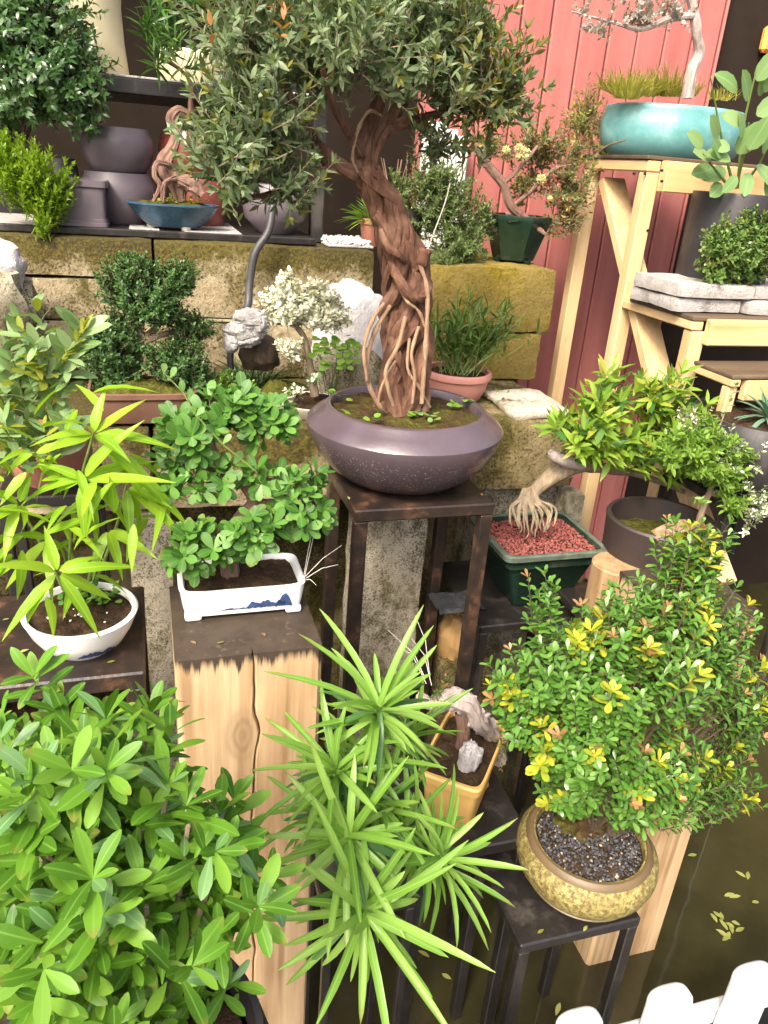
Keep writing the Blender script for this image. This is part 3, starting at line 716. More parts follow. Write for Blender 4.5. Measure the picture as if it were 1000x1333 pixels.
# ------------------------------------------------------------------ timber posts
def post(label, x0, x1, y0, y1, z1, seed, knot=None, crack=True):
    s = thing('timber_post', label, 'post', ((x0+x1)/2, y0, GZ), 'squared timber posts with stained tops')
    loc = wloc(s); top = z1-GZ
    kk = tuple(Vector(knot)-loc) if knot else (5, 5, 5)
    mt = wood('sawn_post_timber_%d' % seed, (.50, .37, .22), (.35, .225, .115), (.13, .07, .030), 'z', 26, top=top, knot=kk)
    nz = 60; xs = []
    mb = MB(); zz = [GZ+(z1-GZ)*i/nz for i in range(nz+1)]
    xm = (x0+x1)/2+.004
    def cx(z): return xm+.006*noise.noise(Vector((seed, 1, z*7)))+.003*noise.noise(Vector((seed, 4, z*25)))+.010*math.exp(-((z-(knot[2] if knot else 9)-.0)/.03)**2)
    def hw(z): return (.0017+.0026*abs(noise.noise(Vector((seed, 9, z*6)))))*(1 if crack else .1)
    cols = []
    for z in zz:
        r = .004 if z > z1-.003 else 0
        fy = lambda x: y0+.0018*noise.noise(Vector((x*30, seed, z*6)))
        row = [(x0, y1, z), (x0, y0+.006, z), (x0+.006, y0, z)]
        c, h = cx(z), hw(z)
        row += [(x0+(c-h-x0)*.5, fy(.5), z), (c-h-.001, y0+.0005, z), (c-h*.6, y0+.003, z), (c, y0+.018, z), (c+h*.6, y0+.003, z), (c+h+.001, y0+.0005, z), (x1-(x1-c-h)*.5, fy(.8), z), (x1-.006, y0, z), (x1, y0+.006, z), (x1, y1, z)]
        cols.append(row)
    m = len(cols[0])
    for row in cols: mb.v += row
    for i in range(nz):
        for k in range(m-1): mb.f.append((i*m+k, i*m+k+1, (i+1)*m+k+1, (i+1)*m+k))
        mb.f.append((i*m+m-1, i*m, (i+1)*m, (i+1)*m+m-1))
    # top with the crack running back across it
    b = nz*m; yb = y0+(y1-y0)*.62; o = len(mb.v)
    mb.v += [(xm, yb, z1)]
    mb.f += [(b+0, b+1, b+2, b+3, b+4, b+5, b+6, o), (o, b+6, b+7, b+8, b+9, b+10, b+11, b+12), (b+12, b+0, o)]
    mb.mi = [0]*len(mb.f)
    me = mb.build('timber', mt, s, smooth=True)
    return s
kn = Wy(318, 957, .931)
post('broad timber post with stained black top carrying the white rectangular pot', .012, .224, .931, 1.145, .85, 3, knot=(kn.x-.004, .931, kn.z))
YP = .967
a, b = Wy(838, 1250, YP), Wy(993, 797, YP)
post('pale timber post at right behind the berry shrub', b.x-.185, b.x, YP, YP+.19, b.z, 8, crack=False)

# ------------------------------------------------------------------ stepped wooden stand against the red wall
st = thing('wooden_stand', 'stepped pale pine stand with diagonal braces by red wall', 'stand', (1.4, 2.0, GZ))
def kx(px, py): d = ray(px, py); return d.x/d.y
y1 = 1.87; xa, xb = kx(821, 266)*y1, kx(852, 266)*y1
xa = xb-.040; y2 = xb/kx(774, 266)+.03; TZ = Wy(850, 208, y1).z
lw = xb-xa
B = .003
MB().box(xa, xb, y1, y1+.038, GZ, TZ-.03, B).build('leg', M['pine'], st, smooth=False)
MB().box(xa, xb, y2-.038, y2, GZ, TZ-.03, B).build('leg', M['pine'], st, smooth=False)
MB().box(xa, xb, y1+.002, y2-.002, TZ-.028, TZ-.001, B).build('rail', M['pine_y'], st, smooth=False)
zb = Wy(860, 250, y1-.03).z
MB().box(xb-.006, 2.3, y1-.035, y1-.003, zb, TZ, B).build('front_board', M['pine_x'], st, smooth=False)
MB().box(xa-.005, 2.3, y1, y2+.01, TZ, TZ+.010, .002).build('shelf_board', M['darkboard'], st, smooth=False)
xm = (xa+xb)/2
z_lo = Wy(825, 385, y1).z
xq = xb+.014
MB().bar((xq, xq/kx(796, 235), Wy(796, 235, xq/kx(796, 235)).z), (xq, xq/kx(866, 530), Wy(866, 530, xq/kx(866, 530)).z), .028, .072, (1, 0, 0)).build('brace', M['pine'], st, smooth=False)
for (px, py) in ((862, 222), (862, 236), (826, 226), (840, 226), (843, 300)):
    p = Wy(px, py, y1-(.036 if px > 855 else .001)); MB().tube([p+Vector((0, .004, 0)), p-Vector((0, .0012, 0))], [.0034, .0034], 10).build('screw', M['metal'], st)
# second tier
T2 = Wy(815, 384, y1).z; yf2 = Wz(905, 412, T2).y; x2 = Wz(905, 412, T2).x
print('T2', T2, yf2, x2, 'xa', xa, xb, y2, TZ)
MB().box(xa-.002, xa+.030, yf2+.002, y1-.002, T2-.034, T2-.012, B).build('rail', M['pine_y'], st, smooth=False)
MB().box(xa-.004, 2.2, yf2, y1-.037, T2-.011, T2, .002).build('shelf_board', M['darkboard'], st, smooth=False)
MB().box(xa+.030, 2.2, yf2-.024, yf2-.001, Wy(930, 448, yf2).z, T2-.004, B).build('front_board', M['pine_x'], st, smooth=False)
MB().box(xa+.002, xa+.040, yf2, yf2+.038, GZ, T2-.036, B).build('leg', M['pine'], st, smooth=False)
# third tier
T3 = Wy(895, 466, yf2).z; yf3 = Wz(955, 489, T3).y
print('T3', T3, yf3)
yf3 = max(yf3, yf2-.24)
MB().box(xa+.004, xa+.030, yf3+.002, yf2-.026, T3-.028, T3-.010, B).build('rail', M['pine_y'], st, smooth=False)
MB().box(xa+.002, 2.1, yf3, yf2-.026, T3-.009, T3, .002).build('shelf_board', M['darkboard'], st, smooth=False)
MB().box(xa+.044, 2.1, yf3, yf3+.02, T3-.06, T3-.012, B).build('front_board', M['pine_x'], st, smooth=False)
MB().box(xa+.006, xa+.032, yf3+.01, yf3+.035, GZ, T3-.030, B).build('leg', M['pine'], st, smooth=False)
MB().bar((xq, xq/kx(878, 585), Wy(878, 585, xq/kx(878, 585)).z), (xq, xq/kx(942, 760), Wy(942, 760, xq/kx(942, 760)).z), .028, .062, (1, 0, 0)).build('brace', M['pine'], st, smooth=False)

# ------------------------------------------------------------------ white picket fence in front of the pond
pf = thing('picket_fence', 'white rounded picket fence along the front of pond', 'fence', (.7, .60, GZ))
for i in range(-4, 8):
    a = Wy(878, 1285, .60); x = a.x+.158*i; zt_ = a.z
    if x < .35: continue
    w2 = .036
    prof = [(w2, GZ-zt_)]+[(w2*.985, -.04)]+[(w2*math.cos(u), w2*.7*math.sin(u)-.03) for u in (0, .3, .6, .9, 1.2, 1.45)]+[(0, w2*.7-.03)]
    MB().lathe(prof, (x, .60, zt_), 1, .55, 3, 28).build('picket', M['whitepaint'], pf)
zr = Wy(930, 1312, .635).z
MB().box(.36, 2.0, .622, .642, zr-.022, zr+.022, .006).build('rail', M['whitepaint'], pf)
MB().box(.36, 2.0, .622, .642, zr-.24, zr-.20, .006).build('rail', M['whitepaint'], pf)
# ------------------------------------------------------------------ pot builders
BOWL = {}
def mkpot(name, label, cat, c, prof, mat, soil=None, sx=1, sy=1, e=2, rot=0, n=56, soilz=None, soilmat='soil', group=None, dome=.008, feet=0, footmat=None, amp=.006):
    """c: centre of the base; prof: (radius, height) from the foot over the rim and down inside"""
    s = thing(name, label, cat, c, group)
    z0 = .006 if feet else 0
    b = MB().lathe([(r, z+z0) for r, z in prof], c, sx, sy, e, n, rot).build('bowl', M[mat], s)
    if feet:
        rb = prof[1][0]*.8
        for i in range(feet):
            an = 2*math.pi*(i+.5)/feet; k = 1.3 if e > 3 else 1
            lx, ly = math.cos(an)*rb*sx*k, math.sin(an)*rb*sy*k
            MB().lathe([(.0, 0), (.011, 0), (.014, .008), (.0, .0085)], Vector(c)+Vector((lx*math.cos(rot)-ly*math.sin(rot), lx*math.sin(rot)+ly*math.cos(rot), 0)), n=14).build('foot', M[footmat or mat], b)
    if soilz is not None:
        r = soil; MB().disk(Vector(c)+Vector((0, 0, soilz+z0)), r*sx, r*sy, e, 40, 9, amp, dome, rot=rot).build('soil', M[soilmat], s)
    BOWL[s.name] = b
    return s
def leafpatch(root, c, rx, ry, n, L, wd, mats, shape='round'):
    sp = []
    for _ in range(n):
        a = rnd.uniform(0, 6.28); r = math.sqrt(rnd.random()); p = Vector(c)+Vector((math.cos(a)*r*rx, math.sin(a)*r*ry, rnd.uniform(0, .012)))
        sp.append((p, Vector((rnd.uniform(-1, 1), rnd.uniform(-1, 1), .35)), UP+rv()*.4, L*rnd.uniform(.6, 1.2), wd*rnd.uniform(.7, 1.1), rnd.choice(mats)))
    add_leaves(root, sp, shape, mass='weeds')
ROUND = lambda R_, h, lip=.008, foot=.6, bel=1.0: [(R_*foot, 0), (R_*(foot+.03), .004), (R_*(foot+.26), h*.22), (R_*bel, h*.55), (R_*bel*.99, h*.75), (R_*.93, h*.94), (R_*.91, h), (R_*.86, h), (R_*.84, h*.96), (R_*.83, h*.82)]

# ------------------------------------------------------------------ the big braided tree and its bowl
PC = Vector((.502, 1.452, .900))
big = mkpot('bonsai_bowl', 'large wide purple brown bowl with sharp shoulder on tall black stool', 'bowl', PC,
    [(.098, 0), (.104, .004), (.126, .013), (.155, .034), (.180, .066), (.196, .095), (.2038, .117), (.2045, .124), (.201, .129), (.184, .143), (.170, .153), (.166, .158), (.163, .160), (.156, .160), (.153, .156), (.152, .130)],
    'purple_big', soil=.154, soilz=.142, dome=.014, n=80, amp=.010, soilmat='mossysoil')
for px, py, w2, h2 in ((514, 566, .0045, .0015), (519, 564, .0018, .0045), (509, 567, .0015, .005)):
    p = Wy(px, py, 1.27)
    d = (p-CAM).normalized(); q = Wz(px, py, .900+.148)
    MB().rock(q, (w2, .0016, h2), 3, .1, 10, 6, flat=-1).build('seal_mark', M['seal'], BOWL[big.name])
q = Wz(622, 556, .900+.146); MB().rock(q, (.010, .005, .0018), 3, .1, 12, 6, flat=-1).build('seal_mark', M['seal'], BOWL[big.name])

tree = thing('braided_tree', 'large tree with braided red brown trunk and wide olive crown in purple bowl', 'tree', (.50, 1.452, 1.045))
YT = 1.452
def strands(mb, ctr, rad, n, tw, mi=0, sub=8, fat=.46, wob=.12, seed=0, nn=7):
    for k in range(n):
        a0 = 2*math.pi*k/n+rnd.uniform(-.3, .3); f = fat*rnd.uniform(.7, 1.25); pts = []; rr = []; m = len(ctr)
        tk = tw*rnd.uniform(.75, 1.2)*(1 if rnd.random() < .82 else -1)
        for i, (c, r) in enumerate(zip(ctr, rad)):
            t = i/(m-1); tan = (ctr[min(i+1, m-1)]-ctr[max(i-1, 0)]).normalized(); u = tan.cross(Vector((.3, -1, .2))).normalized(); v = tan.cross(u)
            a = a0+tk*t+.5*noise.noise(Vector((seed+k*3.1, t*5, 0))); q = r*(.62+wob*noise.noise(Vector((seed, k*1.7, t*7))))
            pts.append(c+(u*math.cos(a)+v*math.sin(a))*q); rr.append(r*f*(1+.35*noise.noise(Vector((k*2.3, seed, t*9)))))
        mb.tube(pts, rr, nn, mi, j=.30)
mb = MB()
c, r = path_px([(526, 548, YT, 37), (526, 500, YT, 33), (527, 455, YT, 32), (530, 415, YT, 31), (529, 375, YT, 30), (522, 335, YT, 28), (513, 300, YT, 25), (501, 268, YT, 22), (484, 240, YT, 20), (471, 218, YT, 19)], 6)
mb.tube(c, [x*.48 for x in r], 12); strands(mb, c, [x*1.12 for x in r], 15, 6.0, seed=2, fat=.25, wob=.34, nn=8); strands(mb, c, [x*1.2 for x in r], 12, 4.4, seed=31, fat=.12, wob=.38)
for pts in ([(508, 340, 1.42, 5), (522, 368, 1.395, 7), (542, 388, 1.39, 7), (556, 382, 1.41, 6), (559, 366, 1.44, 4)], [(540, 352, 1.43, 7), (549, 342, 1.41, 9), (553, 330, 1.40, 9.5), (554, 324, 1.40, 8)], [(496, 300, 1.43, 4), (506, 322, 1.40, 5), (522, 334, 1.40, 5), (530, 345, 1.42, 4)]):
    c, r = path_px(pts, 7); mb.tube(c, r, 9, j=.3)
for pts in (
    [(478, 232, YT, 12), (452, 222, YT-.01, 9), (428, 208, YT-.03, 9), (405, 180, YT-.06, 7), (388, 150, YT-.08, 5), (370, 110, YT-.1, 3)],
    [(470, 225, YT, 13), (472, 190, YT, 10), (484, 155, YT, 9), (498, 120, YT, 8), (505, 70, YT, 6), (500, 20, YT, 4)],
    [(476, 225, YT, 12), (495, 180, YT+.02, 10), (515, 150, YT+.03, 9), (540, 115, YT+.03, 8), (575, 80, YT+.03, 5), (610, 60, YT+.03, 3)],
    [(442, 218, YT, 8), (415, 225, YT-.05, 6), (380, 242, YT-.1, 5), (345, 255, YT-.12, 4), (310, 258, YT-.14, 3)],
    [(505, 165, YT+.02, 8), (560, 150, YT+.02, 6), (610, 140, YT+.02, 4), (655, 130, YT, 2.5)],
    [(470, 200, YT-.02, 6), (440, 150, YT-.1, 5), (420, 90, YT-.14, 3)]):
    c, r = path_px(pts, 6); strands(mb, c, r, 5, 2.4, fat=.6, seed=pts[1][0], nn=6); mb.tube(c, [x*.7 for x in r], 8)
mb.build('trunk', M['bark_main'], tree)
for pts in (
    [(508, 398, 1.395, 4), (489, 430, 1.375, 4.5), (478, 470, 1.37, 4.5), (482, 505, 1.37, 4.5), (497, 532, 1.375, 4), (506, 540, 1.40, 2.5)],
    [(500, 395, 1.385, 4), (484, 418, 1.365, 4.5), (474, 455, 1.36, 4), (478, 495, 1.36, 3.5)],
    [(528, 412, 1.38, 4), (518, 450, 1.37, 4.5), (503, 480, 1.365, 4), (505, 505, 1.365, 4), (512, 528, 1.37, 3)],
    [(547, 345, 1.39, 4), (556, 375, 1.38, 4.5), (556, 420, 1.37, 4.5), (553, 470, 1.365, 5), (549, 525, 1.37, 4)],
    [(518, 372, 1.41, 2.5), (530, 392, 1.38, 3), (545, 405, 1.375, 3), (553, 425, 1.375, 2.5)],
    [(545, 425, 1.39, 3.5), (536, 460, 1.375, 3.5), (540, 490, 1.37, 3.5), (537, 525, 1.37, 3)],
    [(533, 440, 1.39, 3), (531, 480, 1.375, 3), (546, 505, 1.37, 3), (560, 530, 1.38, 2.5)],
    [(496, 150, 1.40, 3), (480, 145, 1.385, 3.5), (466, 170, 1.38, 3.5), (459, 205, 1.39, 3), (466, 225, 1.40, 2)],
    [(515, 470, 1.39, 2.6), (498, 500, 1.37, 2.6), (492, 525, 1.37, 2.2)]):
    c, r = path_px([(a_, b_, y_+.013, r_*.66) for a_, b_, y_, r_ in pts], 7); MB().tube(c, [q_*(1+.45*noise.noise(Vector((i_*.35, pts[0][0], 0)))) for i_, q_ in enumerate(r)], 8).build('root', M['root'], tree)
c, r = path_px([(553, 335, 1.40, .9), (566, 300, 1.39, .9), (580, 262, 1.385, .8), (586, 238, 1.38, .7)], 5); MB().tube(c, r, 5).build('wire', M['wire'], tree)
pads = [pad_px(335, 150, YT-.12, 78, 85, .12), pad_px(300, 205, YT-.14, 48, 55, .10), pad_px(365, 230, YT-.15, 48, 32, .08), pad_px(330, 40, YT-.08, 85, 75, .14), pad_px(440, 62, YT-.10, 95, 70, .15),
        pad_px(530, 50, YT, 105, 72, .16), pad_px(580, 112, YT-.04, 70, 42, .12), pad_px(625, 105, YT, 65, 60, .12), pad_px(662, 110, YT+.02, 38, 52, .09), pad_px(470, -30, YT, 190, 70, .2), pad_px(610, 30, YT+.05, 45, 60, .12), pad_px(580, 190, YT+.02, 80, 14, .05)]
wb = MB()
sp = bush(pads, [150, 85, 66, 130, 160, 185, 110, 120, 66, 120, 70, 24], .078, 12, .0240, .0082, ['lf_main'], hole=.36, wood_mb=wb, lo=.35, splay=(30, 62), tip=4, tips=['lf_main_y', 'lf_main', 'lf_main'], tipp=.5, bend=.2, up=.55)
sp = [s if not (proj(s[0])[0] > 590 and rnd.random() < .42) else s[:5]+('lf_main_y',) for s in sp]
c0 = Wy(370, 55, 1.18)
for _ in range(2): sp += twig_leaves(c0+rv()*.01, UP+rv()*.25, .05, 4, .026, .008, ['lf_orange'], tip=3)[1]
sp += twig_leaves(Wy(278, 68, 1.2), UP+rv()*.4, .03, 2, .02, .009, ['lf_orange'])[1]
wb.build('twigs', M['bark_grey'], tree, kind='stuff')
add_leaves(tree, sp, 'lance', 300)
wd = thing('clover_patch', 'small pale green clover weeds growing at the braided trunk foot', 'plant', (.5, 1.42, 1.05))
sp = []
for px, py, k in ((540, 540, 7), (523, 535, 6), (485, 545, 4), (462, 540, 3), (450, 520, 4), (436, 512, 3), (590, 530, 6), (606, 522, 5), (560, 545, 5), (520, 520, 4), (545, 530, 6)):
    p = Wz(px, py, 1.058)
    for _ in range(k): sp.append((p+Vector((rnd.uniform(-.012, .012), rnd.uniform(-.012, .012), rnd.uniform(0, .008))), Vector((rnd.uniform(-1, 1), rnd.uniform(-1, 1), .2)), UP+rv()*.4, .016*rnd.uniform(.6, 1.2), .0145, rnd.choice(['lf_clover', 'lf_spoon_l'])))
add_leaves(wd, sp, 'round', len(sp))

# ------------------------------------------------------------------ lower left: big azalea and its pot
mkpot('round_pot', 'round black pot half hidden under the bright green azalea', 'pot', (-.055, .50, .52), [(a*1.15, b*1.15) for a, b in ROUND(.125, .16)], 'blackpot', soil=.115, soilz=.15)
az = thing('azalea_shrub', 'big bright green azalea shrub with glossy pointed leaves filling lower left corner', 'shrub', (-.055, .50, .69))
mb = MB(); sp = []
tops = []
outer = [(75, 925), (35, 960), (140, 945), (190, 940), (205, 985), (110, 1000), (50, 1040), (15, 1010), (150, 1040), (215, 1045), (45, 1105), (20, 1160), (115, 1120), (170, 1135), (248, 1075), (290, 1085), (262, 1115), (215, 1120), (318, 1170), (262, 1200), (235, 1205), (190, 1180), (140, 1195), (80, 1180), (20, 1230), (165, 1260), (225, 1255), (255, 1275), (120, 1290), (160, 1320), (215, 1310), (95, 1245), (60, 1220), (185, 1080), (80, 1070), (240, 1160), (10, 940), (-15, 1080), (-20, 1190), (100, 955), (170, 985), (295, 1120), (130, 1150), (200, 1215), (215, 1295), (185, 1335), (235, 1325), (130, 1330), (90, 1310), (195, 1280)]
hub = Vector((-.055, .50, .70))
for (px, py) in outer:
    py += max(0, 1000-py)*.30; px -= max(0, px-230)*.15
    dd = math.hypot((px-140)/190, (py-1130)/200); y = .50+.13*(1-dd)*-.6+rnd.uniform(-.04, .07)+(.10 if py < 1000 else 0)
    p = Wy(px, py, y); tops.append(p)
    mid = hub+(p-hub)*.5+rv()*.02
    mb.tube([hub+Vector((rnd.uniform(-.01, .01), rnd.uniform(-.01, .01), -.03)), mid, p], [.006, .004, .002], 6)
    ax = (p-hub).normalized()*.7+UP*.35+(CAM-p).normalized()*.35+rv()*.3
    l, lv = twig_leaves(p-ax.normalized()*.035, ax, .05, 8, .038, .0120, ['lf_azalea']*7+['lf_azalea_w'], splay=(50, 85), tip=6, up=.35, size=(.55, 1.15))
    sp += lv
    for _ in range(4):
        q = p-(p-hub)*rnd.uniform(.02, .45)+rv()*.045; l, lv = twig_leaves(q, ax+rv()*.8, .045, 7, .038, .0122, ['lf_azalea']*8+['lf_azalea_w'], splay=(50, 85), tip=4, up=.3); sp += lv
mb.tube([hub+Vector((0, 0, -.06)), hub], [.014, .010], 8)
mb.build('branches', M['bark_grey'], az)
add_leaves(az, sp, 'oblan', 300)

# ------------------------------------------------------------------ strap leaved podocarpus
mkpot('round_pot', 'small black pot hidden below the long strap leaved shrub', 'pot', (.290, .872, .44), [(a*.8, b*.8) for a, b in ROUND(.085, .11)], 'blackpot', soil=.055, soilz=.07)
po = thing('strap_leaf_shrub', 'bright green shrub with long narrow strap leaves in star rosettes at bottom centre', 'shrub', (.290, .872, .53))
hub = Vector((.290, .872, .53)); mb = MB(); sp = []; dk = []
for (px, py, y, L, n, ax) in ((472, 1185, .56, .096, 28, (-.05, -.75, .55)), (492, 925, .70, .078, 36, (0, -.35, .9)), (440, 1005, .68, .075, 30, (-.4, -.3, .8)), (566, 1120, .62, .078, 26, (.4, -.5, .6)), (455, 1090, .62, .085, 28, (-.3, -.5, .7)),
        (530, 960, .76, .062, 20, (.4, -.2, .8)), (490, 1050, .68, .075, 18, (.1, -.5, .8)), (420, 1060, .70, .07, 16, (-.6, -.3, .6)), (525, 1080, .68, .07, 14, (.3, -.4, .8)), (475, 985, .72, .07, 16, (-.2, -.4, .8))):
    p = Wy(px, py, y); ax = Vector(ax).normalized()
    mid = hub+(p-hub)*.55+Vector((0, .01, .03)); mb.tube([hub, mid, p], [.005, .004, .003], 6)
    u = ax.orthogonal().normalized(); v = ax.cross(u); ph = rnd.uniform(0, 6)
    for i in range(n):
        t = i/n; a = ph+i*2.4; s = R(12+78*t+rnd.uniform(-16, 16)) if i else .1
        rad = u*math.cos(a)+v*math.sin(a); d = ax*math.cos(s)+rad*math.sin(s)+rv()*.16-UP*.10*t
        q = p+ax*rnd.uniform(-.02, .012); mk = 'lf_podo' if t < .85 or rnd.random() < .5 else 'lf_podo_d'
        sp.append((q, d, ax+UP*.2+rv()*.15, 1.34*L*(.72+.4*math.sin(math.pi*min(1, t+.25)))*rnd.uniform(.62, 1.12), .0088*(L/.09)**.5, mk))
    for i in range(20):
        t = rnd.uniform(.45, 1); q = mid+(p-mid)*t; a = rnd.uniform(0, 6.28); rad = u*math.cos(a)+v*math.sin(a)
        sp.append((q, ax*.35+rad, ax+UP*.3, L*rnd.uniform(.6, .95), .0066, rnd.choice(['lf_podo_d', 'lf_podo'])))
mb.build('branches', M['green_stem'], po)
add_leaves(po, sp, 'strap', 300)

# ------------------------------------------------------------------ yellow pot with driftwood and stones
YC = Vector((.515, 1.003, .420)); yr = math.atan2(.78, .62)
yp = mkpot('rectangular_pot', 'yellow rectangular pot with flared rim holding driftwood and pale stones', 'pot', YC, [(.72, .0), (.76, .004), (.90, .098), (1.0, .104), (1.03, .120), (1.0, .124), (.93, .123), (.91, .11)], 'yellow', soil=.92, soilz=.112, sx=.098, sy=.058, e=9, rot=yr, n=64, feet=4, footmat='yellow', amp=.006)
o = MB().rock(Wz(612, 985, .565), (.021, .020, .032), 5, .3, 24, 14).build('pale_rock', M['greyrock']); tag(o, 'pale grey stacked stone standing in the yellow pot', 'rock')
dw = thing('driftwood_bonsai', 'gnarled bleached driftwood trunk arching over the yellow pot', 'bonsai', (.56, 1.03, .545))
mb = MB()
c, r = path_px([(650, 990, 1.03, 9), (640, 955, 1.02, 11), (622, 938, 1.0, 13), (606, 915, 1.0, 15), (585, 910, 1.0, 13), (565, 918, 1.0, 9), (545, 905, 1.0, 5)], 6)
mb.tube(c, [x*.6 for x in r], 10); strands(mb, c, r, 9, 3.0, fat=.38, wob=.5, seed=40)
for i, k in enumerate((3, 8, 13, 18, 23, 27)):
    mb.rock(c[min(k, len(c)-1)]+rv()*.004, (r[min(k, len(r)-1)]*1.25, .014, r[min(k, len(r)-1)]*1.1), 50+i, .45, 18, 12, flat=-1.2, freq=2.2)
mb.build('trunk', M['dead'], dw)
c, r = path_px([(600, 930, 1.0, 8), (603, 955, 1.0, 8), (600, 990, 1.01, 9), (590, 1010, 1.0, 6)], 5); m2 = MB(); m2.tube(c, r, 8); strands(m2, c, r, 5, 2, fat=.5, seed=8); m2.build('deadwood_snag', M['bark_pink'], dw)
sp = bush([pad_px(650, 975, 1.0, 22, 22, .02), pad_px(575, 900, 1.0, 18, 10, .02)], [16, 6], .03, 7, .010, .0042, ['lf_dense', 'lf_main_y'], tips=['lf_gold', 'lf_pink'], tipp=.5)
add_leaves(dw, sp, 'small', 0)
# grass whiskers above the strap shrub
gw = thing('dry_grass_stalks', 'few thin dry grass stalks rising above the strap leaved shrub', 'grass', Wz(560, 885, .62))
for a, b in (((555, 890), (505, 820)), ((560, 885), (540, 800)), ((552, 880), (522, 845)), ((562, 892), (535, 830))):
    p, q = Wy(a[0], a[1], .93), Wy(b[0], b[1], .97); MB().tube([p, (p+q)/2+Vector((.004, 0, .012)), q], [.0008, .0006, .0003], 4).build('stalk', M['wire'], gw)

# ------------------------------------------------------------------ gold pot with berry shrub
GC = Vector((.700, .842, .352))
gp = mkpot('round_pot', 'round gold speckled ash glaze pot with black gravel on low stool', 'pot', GC, [(.078, 0), (.084, .003), (.100, .016), (.118, .040), (.124, .062), (.122, .080), (.112, .092), (.106, .096), (.104, .100), (.100, .102), (.095, .101), (.093, .096), (.093, .07)], 'gold', soil=.094, soilz=.088, n=72, dome=.012)
MB().lathe([(.1105, .0935), (.108, .1005), (.103, .1040), (.0985, .1035), (.0965, .098)], GC, n=72, close=False).build('rim', M['goldrim'], BOWL[gp.name])
MB().lathe([(.0835, .002), (.0905, .004), (.1025, .015), (.100, .0175)], GC, n=72, close=False).build('base_band', M['goldrim'], BOWL[gp.name])
gravel(gp, GC+Vector((0, 0, .092)), .091, .091, 1500, .0062, M['blackgravel'], dome=.012)
be = thing('berry_shrub', 'dense small leaved shrub with golden new tips in speckled gold pot', 'shrub', GC+Vector((.02, 0, .10)))
mb = MB(); base = GC+Vector((.012, .012, .10))
sp = []
pads = [pad_px(745, 960, .80, 65, 70, .07), pad_px(840, 1000, .80, 80, 55, .07), pad_px(920, 1000, .84, 45, 55, .06), pad_px(830, 890, .80, 100, 80, .08), pad_px(735, 870, .84, 60, 55, .06), pad_px(915, 880, .86, 60, 70, .06), pad_px(880, 795, .87, 65, 55, .06), pad_px(895, 745, .90, 42, 48, .04), pad_px(800, 830, .84, 50, 45, .06), pad_px(715, 800, .86, 14, 40, .02), pad_px(960, 950, .86, 25, 40, .04), pad_px(680, 920, .82, 40, 50, .05), pad_px(750, 1030, .84, 52, 26, .05), pad_px(850, 1048, .80, 62, 30, .05), pad_px(935, 1035, .84, 38, 34, .05), pad_px(955, 930, .86, 30, 50, .05), pad_px(940, 820, .88, 34, 40, .05)]
cnt = [66, 80, 46, 110, 52, 60, 52, 38, 40, 8, 18, 30, 40, 52, 30, 30, 26]
wb = MB()
for pad, k in zip(pads, cnt):
    for _ in range(k):
        p, nrm = in_pad(pad, .35); ax = nrm*.35+(p-base).normalized()*.9+UP*.4+rv()*.3
        r_ = rnd.random(); tm = 'lf_gold' if r_ < .10 else ('lf_pink' if r_ < .17 else None)
        L = .075*rnd.uniform(.7, 1.35)
        line, lv = twig_leaves(p-ax.normalized()*L*.6, ax, L, 16, .0195, .0080, ['lf_berry'], splay=(45, 75), tip=5 if tm else 3, tipmat=tm, bend=.15, pair=True)
        if tm == 'lf_gold': lv = [(a, b, c_, d*1.3, e_*1.25, 'lf_gold') if i > 9 else (a, b, c_, d, e_, f_) for i, (a, b, c_, d, e_, f_) in enumerate(lv)]
        sp += lv; wb.tube(line, [.0012, .001, .0006], 4, cap=False)
        if rnd.random() < .07: wb.tube([base+rv()*.006, base+(p-base)*.5+UP*.02, p], [.0035, .0025, .0012], 5, cap=False)
for (px, py, y, dx) in ((690, 760, .87, -.2), (668, 855, .84, -.4), (640, 905, .83, -.5), (945, 1065, .84, .7), (985, 870, .86, .6), (935, 745, .90, .3), (905, 700, .92, .05), (868, 690, .92, -.1), (960, 1060, .84, .8)):
    p = Wy(px, py, y); ax = Vector((dx, 0, .9 if py < 1000 else .1)); line, lv = twig_leaves(p-ax.normalized()*.07, ax, .085, 14, .015, .006, ['lf_berry'], tip=4, tipmat=rnd.choice(['lf_pink', 'lf_gold', 'lf_berry']), pair=True, bend=.1); sp += lv; wb.tube(line, [.0016, .0012, .0006], 4, cap=False)
c, r = path_px([(795, 1095, .85, 20), (798, 1070, .85, 13), (806, 1040, .84, 10), (815, 990, .84, 7)], 5); mb.tube(c, r, 10); strands(mb, c, r, 5, 1.5, fat=.5, seed=77); MB().rock(GC+Vector((.012, .03, .096)), (.055, .045, .036), 3, .45, 26, 16, freq=2.5).build('root_mound', M['mossysoil'], be)
mb.build('trunk', M['bark_dark'], be); wb.build('twigs', M['bark_dark'], be, kind='stuff')
add_leaves(be, sp, 'spoon', 300)

